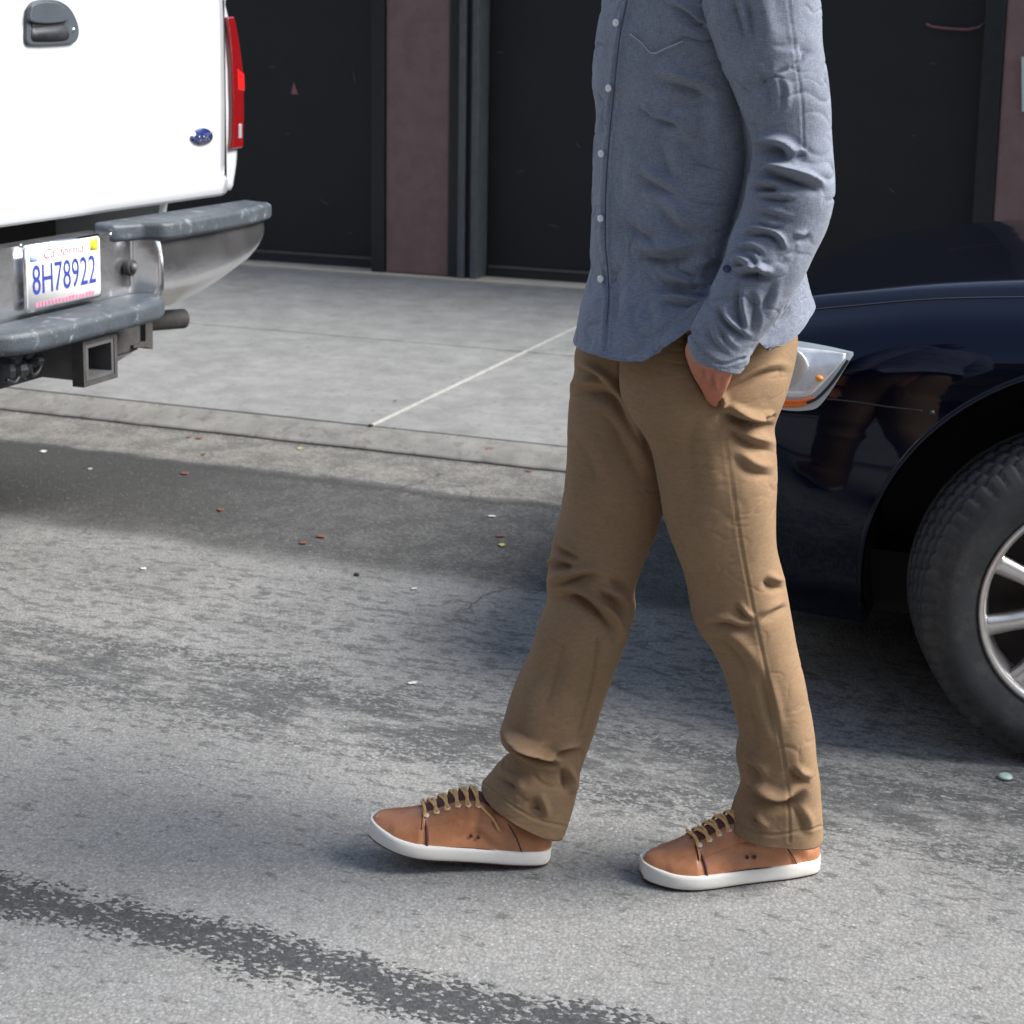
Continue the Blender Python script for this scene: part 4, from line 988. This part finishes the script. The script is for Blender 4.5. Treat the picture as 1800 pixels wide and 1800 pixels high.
    for k in range(spokes):
        a = 2*math.pi*(k+.5)/spokes+.10; e1 = fw*math.cos(a)+up*math.sin(a); e2 = -fw*math.sin(a)+up*math.cos(a)
        V = []; st = [(.03, .019, .012, .03), (.09, .017, .012, .03), (.15, .0155, .010, .028), (rim-.022, .018, .012, .02), (rim-.010, .024, .012, .012)]
        for q, hw2, s0, dpth in st:
            o_ = c+e1*q+ax*(wd/2)
            V += [o_-e2*hw2-ax*(s0+dpth), o_-e2*hw2-ax*(s0+.006), o_-e2*hw2*.35-ax*(s0), o_+e2*hw2*.35-ax*(s0), o_+e2*hw2-ax*(s0+.006), o_+e2*hw2-ax*(s0+dpth)]
        F = gridf(len(st), 6)+[tuple(range(6))[::-1], tuple(range(len(V)-6, len(V)))]
        mk('spoke', V, F, M_RIM, wroot)
    V, F = tubev([c+ax*(wd/2-.035), c+ax*(wd/2-.012), c+ax*(wd/2-.006), c+ax*(wd/2-.005)], [.05, .048, .036, .01], 24); mk('hub_cap', V, F, M_RIM, wroot)
    return wroot
for cx_ in (-3.75, -7.15):
    for cy_, o_ in ((YC-.74, 1), (YC+.74, -1)): wheelset(pk, cx_, cy_, .37, .24, .21, o_)
for sgn in (-1, 1):
    yb_ = YC+sgn*.84
    pts_ = [(-2.58, .91), (-2.62, .70), (-3.24, .66)]+[(-3.75+.50*math.cos(R(a)), .40+.50*math.sin(R(a))) for a in range(32, 149, 9)]+[(-4.24, .64), (-4.55, .62), (-4.55, .91)]
    V, F = prism([(x, yb_-.02, z) for x, z in pts_], (0, .04, 0)); mk('lower_side_panel', V, F, M_WHITE, pk, smooth=False)
# bumper --------------------------------------------------------------
def bX(y):
    d = abs(y-3.055); x = -2.245-.028*max(0, (d-.45)/.42)**3
    rec = np.interp(d, [0, .292, .335, 2], [1, 1, 0, 0]); rec = rec*rec*(3-2*rec)
    return x-.062*rec
zbot_px = [(185, 560), (290, 548), (330, 538), (370, 520), (405, 499), (435, 476), (455, 452), (467, 425), (476, 398)]
zb_pts = [hx(a, b, -2.245-.02*max(0, (a-380)/100)) for a, b in zbot_px]; zby = [q[1] for q in zb_pts]; zbz = [q[2] for q in zb_pts]
YE = zby[-1]
def zbot(y): d = abs(y-3.055)+3.055; return float(np.interp(d, zby, zbz))
def ztop(y): return .858 if abs(y-3.055) < .215 else .832
V = []; ysb = sorted(set(list(np.linspace(2*3.055-YE, YE, 120))+[3.055-.335, 3.055+.335, 3.055+.292, 3.055-.292, 3.055+.2145, 3.055+.2155, 3.055-.2145, 3.055-.2155])); npf = 13
for y in ysb:
    z0, z1 = zbot(y), ztop(y); x = bX(y); h = z1-z0; rec = x < -2.28
    for k in range(npf):
        u = k/(npf-1); z = z0+h*u
        bul = .012*math.sin(math.pi*min(1, u))**.6 if not rec else 0
        low = -.05*max(0, .28-u)/.28*(1 if not rec else .2)
        V.append((x+bul+low, y, z))
    V.append((x-.06, y, z1)); V.append((x-.075, y, z0+.01))
nc = npf+2; F = gridf(len(ysb), nc)+[tuple(range(nc)), tuple(range((len(ysb)-1)*nc, len(ysb)*nc))[::-1]]
F = [f[::-1] for f in F]
bmp = mk('bumper', V, F, M_CHROME, pk)
e = bmp.modifiers.new('e', 'EDGE_SPLIT'); e.split_angle = R(50)
def pad(name, yA, yB, ins=0):
    top = []; ys2 = np.linspace(yA, yB, 30); sgn = 1 if yB > yA else -1
    fr = [(bX(y)+.030, y) for y in ys2]; 
    # rounded front corner at the plate side
    fr[0] = (fr[0][0]-.055, fr[0][1]); fr[1] = (fr[1][0]-.012, fr[1][1]); fr[-1] = (fr[-1][0]-.012, fr[-1][1])
    fr.append((-2.285, yB+.012*sgn)); fr.append((-2.32, yB+.006*sgn))
    poly = [(-2.352, yA-.02*sgn)]+[(max(x, -2.30), y) for x, y in fr]+[(-2.352, yB-.015*sgn)]
    V = [(x, y, .829) for x, y in poly]+[(x, y, .874 if i not in (0, len(poly)-1) else .880) for i, (x, y) in enumerate(poly)]
    n = len(poly); F = [tuple(range(n)), tuple(range(n, 2*n))[::-1]]+[(i, (i+1) % n, n+(i+1) % n, n+i) for i in range(n)]
    o = mk(name, V, F, M_GREYPL, pk); bevel(o, .012, 4); return o
pad('bumper_pad', 3.055+.225, YE+.012); pad('bumper_pad', 3.055-.225, 2*3.055-YE-.012)
# lower step
ys3 = np.linspace(-.335, .335, 28); front = [(-2.175-.075*abs(d/.335)**7, 3.055+d) for d in ys3]
poly = [(-2.31, 2.715)]+front+[(-2.31, 3.395)]
V = [(x, y, .640) for x, y in poly]+[(x, y, .694) for x, y in poly]; n = len(poly)
F = [tuple(range(n)), tuple(range(n, 2*n))[::-1]]+[(i, (i+1) % n, n+(i+1) % n, n+i) for i in range(n)]
o = mk('bumper_step', V, F, M_GREYPL, pk); bevel(o, .018, 4)
# licence plate
XP = -2.292
pl = [hx(42, 430, XP), hx(172, 417, XP), hx(178, 521, XP), hx(45, 546, XP)]
y0, y1 = (pl[0][1]+pl[3][1])/2, (pl[1][1]+pl[2][1])/2; z1 = (pl[0][2]+pl[1][2])/2; z0 = (pl[2][2]+pl[3][2])/2
print('plate', y0, y1, z0, z1)
pw, ph_ = y1-y0, z1-z0; pcY, pcZ = (y0+y1)/2, (z0+z1)/2
def rrect(X, cy, cz, w_, h_, r, th):
    pts = []
    for sx, sy, a0 in ((1, 1, 0), (-1, 1, 90), (-1, -1, 180), (1, -1, 270)):
        for a in (0, 30, 60, 90): pts.append((X, cy+sx*(w_/2-r)+r*math.cos(R(a0+a)), cz+sy*(h_/2-r)+r*math.sin(R(a0+a))))
    return prism(pts, (-th, 0, 0))
V, F = rrect(XP+.002, pcY, pcZ, pw+.006, ph_+.008, .012, .004); lp = mk('licence_plate', V, F, M_CHROMEC, pk)
V, F = rrect(XP+.0035, pcY, pcZ, pw-.004, ph_-.004, .010, .003); mk('plate_face', V, F, M_PLATE, lp)
Xf = XP+.0042
text('plate_number', '8H78922', ph_*.66, (Xf, pcY, pcZ-ph_*.06), M_BLUEP, lp, .70*pw/.29*.98, .0006)
text('plate_state', 'California', ph_*.22, (Xf, pcY-.004, pcZ+ph_*.335), M_REDP, lp, 1.2, .0004, .3)
V, F = rrect(XP+.0046, y1-.026, z1-.020, .030, .028, .002, .0012); mk('yellow_sticker', V, F, M_YEL, lp)
V, F = rrect(XP+.0046, y0+.028, z1-.026, .026, .020, .002, .0012); mk('blue_sticker', V, F, M_BLUL, lp)
V, F = merge([boxv(Xf-.0008, Xf+.0003, y0+.03+k*.0125, y0+.03+k*.0125+random.uniform(.006, .0105), z0+.006, z0+.006+random.uniform(.008, .011)) for k in range(18)])
mk('frame_print', V, F, mat('faded_red_print', (.38, .13, .20), .6), lp, smooth=False)
for a, b in ((28, 430), (186, 410)):
    c = hx(a+8, b+2, XP+.004); V, F = tubev([c, c+np.array([.003, 0, 0])], .005, 10); mk('plate_screw', V, F, M_CHROMEC, lp)
c = hx(225, 470, -2.30); V, F = tubev([c, c+np.array([.012, 0, 0]), c+np.array([.014, 0, 0])], [.021, .021, .016], 24); o = mk('ball_hole', V, F, M_GAP, bmp)
V, F = ell(c+np.array([.016, 0, .001]), (.010, .0115, .0115), ax=(np.array([1., 0, 0]), np.array([0, 1., 0]), up), nu=20, nv=10); mk('bolt_head', V, F, M_STEEL, bmp)
# hitch, exhaust and wiring under the bumper
XH = -2.20
a = hx(150, 597, XH); b = hx(199, 597, XH); c = hx(150, 655, XH); y0h, y1h = a[1], b[1]; z1h = (a[2]+b[2])/2-.004; z0h = z1h-(y1h-y0h)*.80
h0 = mk('hitch_receiver', *boxv(-2.36, XH, y0h, y0h+.009, z0h, z1h), M_STEEL, pk, smooth=False)
for q in (boxv(-2.36, XH, y1h-.009, y1h, z0h, z1h), boxv(-2.36, XH, y0h+.0091, y1h-.0091, z1h-.009, z1h), boxv(-2.36, XH, y0h+.0091, y1h-.0091, z0h, z0h+.009)): mk('receiver_wall', *q, M_STEEL, h0, smooth=False)
mk('receiver_collar', *merge([boxv(XH-.03, XH+.002, y0h-.012, y0h-.001, z0h-.012, z1h+.012), boxv(XH-.03, XH+.002, y1h+.001, y1h+.012, z0h-.012, z1h+.012), boxv(XH-.03, XH+.002, y0h-.0009, y1h+.0009, z1h+.001, z1h+.012), boxv(XH-.03, XH+.002, y0h-.0009, y1h+.0009, z0h-.012, z0h-.001)]), M_RUST, h0, smooth=False)
box('receiver_inside', -2.40, -2.35, y0h+.01, y1h-.01, z0h+.01, z1h-.01, M_GAP, h0, bev=0)
zc = hx(100, 632, -2.36)[2]
box('cross_tube', -2.40, -2.34, 2.74, hx(232, 590, -2.36)[1], zc-.028, zc+.03, M_RUST, pk, bev=.006)
pa = [hx(q[0], q[1], -2.345) for q in ((190, 590), (262, 560), (262, 600), (200, 640))]
V, F = prism(pa, (-.012, 0, 0)); mk('hitch_plate', V, F, M_STEEL, pk, smooth=False)
pa = [hx(q[0], q[1], -2.33) for q in ((256, 556), (268, 554), (269, 614), (257, 610), (235, 612), (235, 607), (256, 600))]
V, F = prism(pa, (-.09, 0, 0)); mk('hitch_bracket', V, F, M_RUST, pk, smooth=False)
e0, e1 = hx(255, 565, -2.48), hx(322, 560, -2.44); rr_ = .028
V, F = tubev([e0-(e1-e0)*1.5, e0, e1], rr_, 24, caps=False); ex = mk('exhaust_pipe', V, F, M_RUST, pk)
d_ = (e1-e0)/np.linalg.norm(e1-e0); V, F = tubev([e1, e1-d_*.10], rr_-.003, 24); mk('pipe_bore', V, F, M_GAP, ex)
V, F = tubev([e1, e1-d_*.0005], [rr_, rr_-.003], 24, caps=False); mk('pipe_lip', V, F, M_RUST, ex)
wr = None
for (a, b, w_, h_) in ((18, 625, 20, 22), (42, 615, 22, 18), (30, 648, 22, 20), (8, 650, 14, 24), (58, 632, 16, 14)):
    cc = hx(a, b, -2.27); s = .00125
    V, F = ell(cc, (.03, w_*s, h_*s), ax=(np.array([1., 0, 0]), np.array([0, 1., 0]), up), nu=10, nv=6)
    o = mk('wiring_plug' if wr is None else 'plug_lobe', V, F, M_BLACKP, pk if wr is None else wr, smooth=wr is None)
    if wr is None: wr = o
for pts in (((60, 615), (72, 628), (70, 648), (58, 660), (52, 640)), ((28, 600), (40, 596), (60, 602), (70, 612)), ((12, 668), (26, 672), (36, 660), (44, 668)), ((-10, 600), (10, 606), (24, 618))):
    V, F = tubev(catmull([hx(a, b, -2.255) for a, b in pts], 20), .0045, 8); mk('cable', V, F, M_BLACKP, wr)

# ------------------------------------------------------------------ black car
YK = 3.845
car = thing('parked_car', 'glossy black car with clear headlamp, parked behind the walking man', 'car', (.06, YK, 0))
#   X      half  sill   z: sill, belly, shoulder, crest, hood edge, centre
ST = [(-.835, .34, .30, .42, .56, .635, .66, .675), (-.83, .50, .22, .42, .58, .66, .69, .71), (-.80, .62, .19, .42, .60, .69, .725, .745), (-.75, .715, .18, .42, .63, .725, .755, .775), (-.68, .775, .18, .42, .655, .755, .785, .805),
      (-.60, .822, .18, .42, .68, .785, .822, .842), (-.45, .848, .18, .42, .70, .815, .852, .875), (-.30, .862, .18, .42, .715, .84, .876, .900), (-.10, .872, .18, .42, .73, .858, .897, .928), (.10, .876, .18, .42, .74, .872, .915, .952), (.40, .878, .18, .42, .75, .89, .94, .985),
      (.80, .880, .19, .42, .76, .905, .965, 1.01), (1.6, .880, .20, .42, .77, .91, .95, .96), (2.6, .875, .20, .42, .77, .92, .96, .97), (3.1, .84, .20, .42, .78, .93, .98, 1.00), (3.35, .76, .24, .42, .76, .90, .95, .97), (3.42, .60, .30, .42, .70, .84, .88, .89)]
STa = np.array(ST)
def station(X):
    r_ = [np.interp(X, STa[:, 0], STa[:, j]) for j in range(1, 8)]
    return r_
STs = catmull(ST, 140)
def cprof(hw2, zs, zb_, zsh, zcr_, zhe, zc_):
    p = [(hw2*.87, zs), (hw2*.915, zs+.05), (hw2*.945, zs+.13), (hw2*.978, zb_), (hw2*1.0, (zb_+zsh)/2+.025), (hw2*.984, zsh), (hw2*.962, zsh+(zcr_-zsh)*.42), (hw2*.922, zsh+(zcr_-zsh)*.76), (hw2*.865, zcr_), (hw2*.83, zcr_+(zhe-zcr_)*.45), (hw2*.80, zhe-.004), (hw2*.55, zhe+(zc_-zhe)*.5), (hw2*.28, zc_-.003), (0, zc_)]
    return catmull(p, 64)
rows = []
for a in STs:
    p = cprof(*a[1:8]); rows.append(np.array([(a[0], YK-d, z) for d, z in p]+[(a[0], YK+d, z) for d, z in p[::-1][1:]]))
nc = len(rows[0]); V = np.vstack(rows); F = gridf(len(rows), nc)+[tuple(range(nc)), tuple(range((len(rows)-1)*nc, len(rows)*nc))[::-1]]
F = [f[::-1] for f in F]
cbody = mk('body', V, F, M_CARP, car)
def near_side(X, Z):
    a = [np.interp(X, STs[:, 0], STs[:, j]) for j in range(1, 8)]; p = cprof(*a); k = int(np.argmax(p[:, 1] > 0)); 
    m = p[:, 0] > a[0]*.5
    return YK-np.interp(Z, p[m, 1], p[m, 0])
AX, AZ, AR = .07, .29, .487
cuts_ = []
for cx_ in (AX, 2.72):
    V, F = tubev([(cx_, YK-1.2, AZ), (cx_, YK-.50, AZ)], AR, 72); V2, F2 = tubev([(cx_, YK+.50, AZ), (cx_, YK+1.2, AZ)], AR, 72)
    for v_, f_ in ((V, F), (V2, F2)):
        o = mk('cut', v_, f_, M_LINER, None, smooth=False); cuts_.append(o)
cbody.data.materials.append(M_LINER)
for o in cuts_:
    bo = cbody.modifiers.new('cut', 'BOOLEAN'); bo.object = o; bo.operation = 'DIFFERENCE'; bo.solver = 'EXACT'
    try: bo.material_mode = 'TRANSFER'
    except Exception: pass
dg = bpy.context.evaluated_depsgraph_get(); me = bpy.data.meshes.new_from_object(cbody.evaluated_get(dg)); cbody.modifiers.clear(); cbody.data = me; me.name = 'car_body'
for o in cuts_: bpy.data.objects.remove(o)
e = cbody.modifiers.new('e', 'EDGE_SPLIT'); e.split_angle = R(40)
print('car mats', len(me.materials), len(me.polygons))
# arch lip
pts = [];
for a in np.linspace(-8, 188, 60):
    X = AX+(AR-.004)*math.cos(R(a)); Z = AZ+(AR-.004)*math.sin(R(a)); pts.append((X, near_side(X, Z)+.004, Z))
V, F = tubev(pts, .0075, 8); mk('arch_lip', V, F, M_CARP, cbody)
pts = [(AX+(AR-.03)*math.cos(R(a)), YK-.79, AZ+(AR-.03)*math.sin(R(a))) for a in np.linspace(188, 60, 40)]
def on_side(p, out=.0): X, Z = p; return np.array([X, near_side(X, Z)-out, Z])
def side_px(x, y, out=.002):
    Y = 3.0
    for _ in range(12):
        q = hit(x, y, 1, Y); Y = near_side(q[0], q[2])-out
    return hit(x, y, 1, Y)
def patch(name, top, bot, m, out, nu=28, nv=12, par=None, edge=.006):
    T_ = catmull(top, nu); B_ = catmull(bot, nu); V = []
    for j in range(nv):
        for i in range(nu):
            f_ = j/(nv-1); a = T_[i]*(1-f_)+B_[i]*f_
            e = 0 if (j in (0, nv-1) or i in (0, nu-1)) else 1
            V.append(side_px(a[0], a[1], out if e else -edge))
    F = gridf(nv, nu, wrap=False); return mk(name, V, F, m, par)
hlp = patch('headlight', [(1345, 590), (1380, 596), (1420, 602), (1462, 610), (1500, 619)], [(1345, 716), (1372, 720), (1408, 722), (1440, 714), (1500, 624)], M_LIPM, .003, par=car, edge=-.002)
patch('lamp_reflector', [(1348, 594), (1380, 600), (1420, 606), (1460, 614), (1490, 622)], [(1348, 702), (1375, 703), (1402, 704), (1428, 700), (1489, 626)], M_REFL, .006, par=hlp)
patch('orange_reflector', [(1350, 699), (1378, 698), (1400, 699), (1422, 697), (1436, 697)], [(1350, 717), (1375, 719), (1395, 719), (1414, 716), (1432, 703)], M_ORNG, .0072, nv=6, par=hlp)
patch('lamp_trim', [(1493, 634), (1476, 660), (1457, 684), (1438, 702), (1420, 711)], [(1488, 632), (1471, 657), (1452, 681), (1433, 699), (1416, 707)], M_GAP, .0078, nv=5, par=hlp, edge=-.0078)
c = side_px(1395, 655, .008); V, F = ell(c, (.030, .006, .045), ax=(np.array([1., 0, 0]), np.array([0, 1., 0]), up)); mk('lamp_bowl', V, F, mat('grey_bowl', (.42, .42, .40), .35, metal=.6), hlp)
c = side_px(1440, 665, .009); V, F = ell(c, (.008, .006, .006), ax=(np.array([1., 0, 0]), np.array([0, 1., 0]), up), nu=14, nv=8); mk('marker_bulb', V, F, M_AMB, hlp)
def seam(name, pts, r=.0018, out=-.0006):
    q = [side_px(a, b, out) for a, b in catmull(pts, 24)]; V, F = tubev(q, r, 6); return mk(name, V, F, M_GAP, cbody)
seam('bumper_seam', [(1440, 700), (1500, 706), (1560, 715), (1622, 722)])
c = side_px(1638, 726, .0); V, F = tubev([c, c-NF*.003], .006, 10); mk('clip', V, F, M_BLACKP, cbody)
# hood shut line along the crest
pts = []
for X in np.linspace(-.80, .75, 60):
    a = [np.interp(X, STs[:, 0], STs[:, j]) for j in range(1, 8)]; p = cprof(*a)[30:]; dd = a[0]*.842
    pts.append((X, YK-dd, float(np.interp(-dd, -p[:, 0], p[:, 1]))-.0004))
V, F = tubev(pts, .0022, 6); mk('hood_gap', V, F, M_GAP, cbody)
# front mud flap edge and lower lip
V, F = prism([side_px(a, b, -.02) for a, b in ((1494, 1040), (1512, 1048), (1514, 1066), (1500, 1066))], (0, .05, 0)); mk('splash_guard', V, F, M_BLACKP, car, smooth=False)
# cabin
def gl(X0, X1, X2, X3, hw0, hw1, z0, z1):
    V = [];
    for X, hw2, z in ((X0, hw0, z0), (X1, hw1, z1), (X2, hw1, z1), (X3, hw0, z0)):
        V += [(X, YK-hw2, z), (X, YK+hw2, z)]
    F = [(0, 1, 3, 2), (2, 3, 5, 4), (4, 5, 7, 6), (0, 2, 4, 6), (1, 7, 5, 3), (0, 6, 7, 1)]
    return V, F
V, F = gl(.72, 1.42, 2.35, 3.0, .78, .60, .93, 1.40); o = mk('cabin_glass', V, F, M_GLASSD, car, smooth=False); bevel(o, .03, 3)
V, F = gl(1.35, 1.45, 2.32, 2.42, .625, .60, 1.385, 1.425); o = mk('roof', V, F, M_CARP, car, smooth=False); bevel(o, .02, 3)
wheelset(car, .005, 3.055, .318, .19, .214, 1, R(17), 10)
wheelset(car, .065, 4.60, .318, .19, .214, -1, R(17), 0)
wheelset(car, 2.72, 3.06, .318, .19, .214, 1, 0, 10); wheelset(car, 2.72, 4.62, .318, .19, .214, -1, 0, 0)
box('underbody', -.70, 3.2, YK-.62, YK+.62, .17, .30, M_LINER, car, bev=0)

# ------------------------------------------------------------------ litter
def leaf(x, y, s, m, z, label, grp, curl=.3, cat='leaf', name='fallen_leaf'):
    p = hit(x, y, 2, z+.003); a = random.uniform(0, 6.28); n = 7; V = []
    for i in range(n):
        u = i/(n-1); wv = math.sin(math.pi*min(1, u*1.02+.02))**.8*.36*(1+.25*math.sin(9*u+a))
        for j in (-1, -.5, 0, .5, 1):
            X = (u-.5); Yv = j*wv; Z = curl*(abs(j)**1.5*.12+.15*(u-.5)**2)+.01*math.sin(7*u+3*j+a)
            V.append((p[0]+s*(X*math.cos(a)-Yv*math.sin(a)), p[1]+s*(X*math.sin(a)+Yv*math.cos(a)), p[2]+s*Z))
    o = mk(name, V, gridf(n, 5, wrap=False), m, org=p, smooth=True)
    sm = o.modifiers.new('s', 'SOLIDIFY'); sm.thickness = .0002
    tag(o, label, cat, grp); return o
G1 = 'reddish dead leaves lying by the kerb'
for (x, y, s, zz, lab) in ((350, 770, .030, 0, 'reddish dead leaf in the gutter, nearest the pickup bumper'), (332, 768, .022, 0, 'small red brown leaf beside another in the gutter'), (325, 832, .032, 0, 'red brown leaf at the edge of the dark asphalt patch below the bumper'),
        (388, 896, .028, 0, 'rusty leaf alone in the middle of the dark asphalt patch'), (565, 943, .03, 0, 'upper of two brown leaves close together on the asphalt'), (533, 954, .026, 0, 'lower of two brown leaves close together on the asphalt'),
        (860, 789, .034, .05, 'orange brown leaf curled on the kerb top near the man'), (880, 942, .028, 0, 'brown leaf on the dark asphalt left of the front knee'), (695, 704, .018, .05, 'tiny red leaf beside the white pavement joint'),
        (358, 798, .02, 0, 'tiny red leaf in the gutter below two others'), (930, 828, .022, 0, 'brown leaf in the gutter just left of the thigh')):
    leaf(x, y, s, M_LEAF, zz, lab, G1)
leaf(882, 958, .026, M_LEAFY, 0, 'yellow leaf on dark asphalt beside the front knee', None)
leaf(527, 28+760, .024, M_LEAFY, 0, 'dull yellow leaf in the gutter under the kerb edge', None)
G2 = 'pale paper scraps on the road'
for (x, y, s, lab) in ((76, 793, .032, 'pale paper scrap on dark road under the pickup'), (158, 824, .016, 'tiny white scrap right of the larger one under the pickup'), (865, 907, .024, 'white scrap on the asphalt left of the front thigh'),
        (252, 999, .02, 'cream scrap on the grey lane below the dark patch'), (728, 1034, .018, 'white chip at the lower edge of the dark patch'), (725, 1200, .022, 'cream chip on the worn lane left of the shin')):
    leaf(x, y, s, M_PAPER, 0, lab, G2, .12, 'scrap', 'paper_scrap')
c = hit(1767, 1366, 2, .003); V, F = tubev([c, c+up*.003, c+up*.005, c+up*.0055], [.0135, .0125, .010, .004], 18); o = mk('bottle_cap', V, F, M_CAP, org=c); tag(o, 'pale green bottle cap on the road below the car tyre', 'bottle cap')
c = hit(627, 1010, 2, .003); V, F = ell(c, (.008, .007, .005), ax=(np.array([1., 0, 0]), np.array([0, 1., 0]), up), nu=9, nv=6); o = mk('pebble', V, F, M_GAP, org=c, smooth=False); tag(o, 'small black pebble on grey asphalt at the patch edge', 'pebble')
c = hit(652, 748, 2, .05); V, F = ell(c, (.011, .008, .005), ax=(np.array([1., 0, 0]), np.array([0, 1., 0]), up), nu=9, nv=6); o = mk('pebble', V, F, M_GAP, org=c, smooth=False); tag(o, 'dark lump at the kerb end of the white pavement joint', 'pebble')
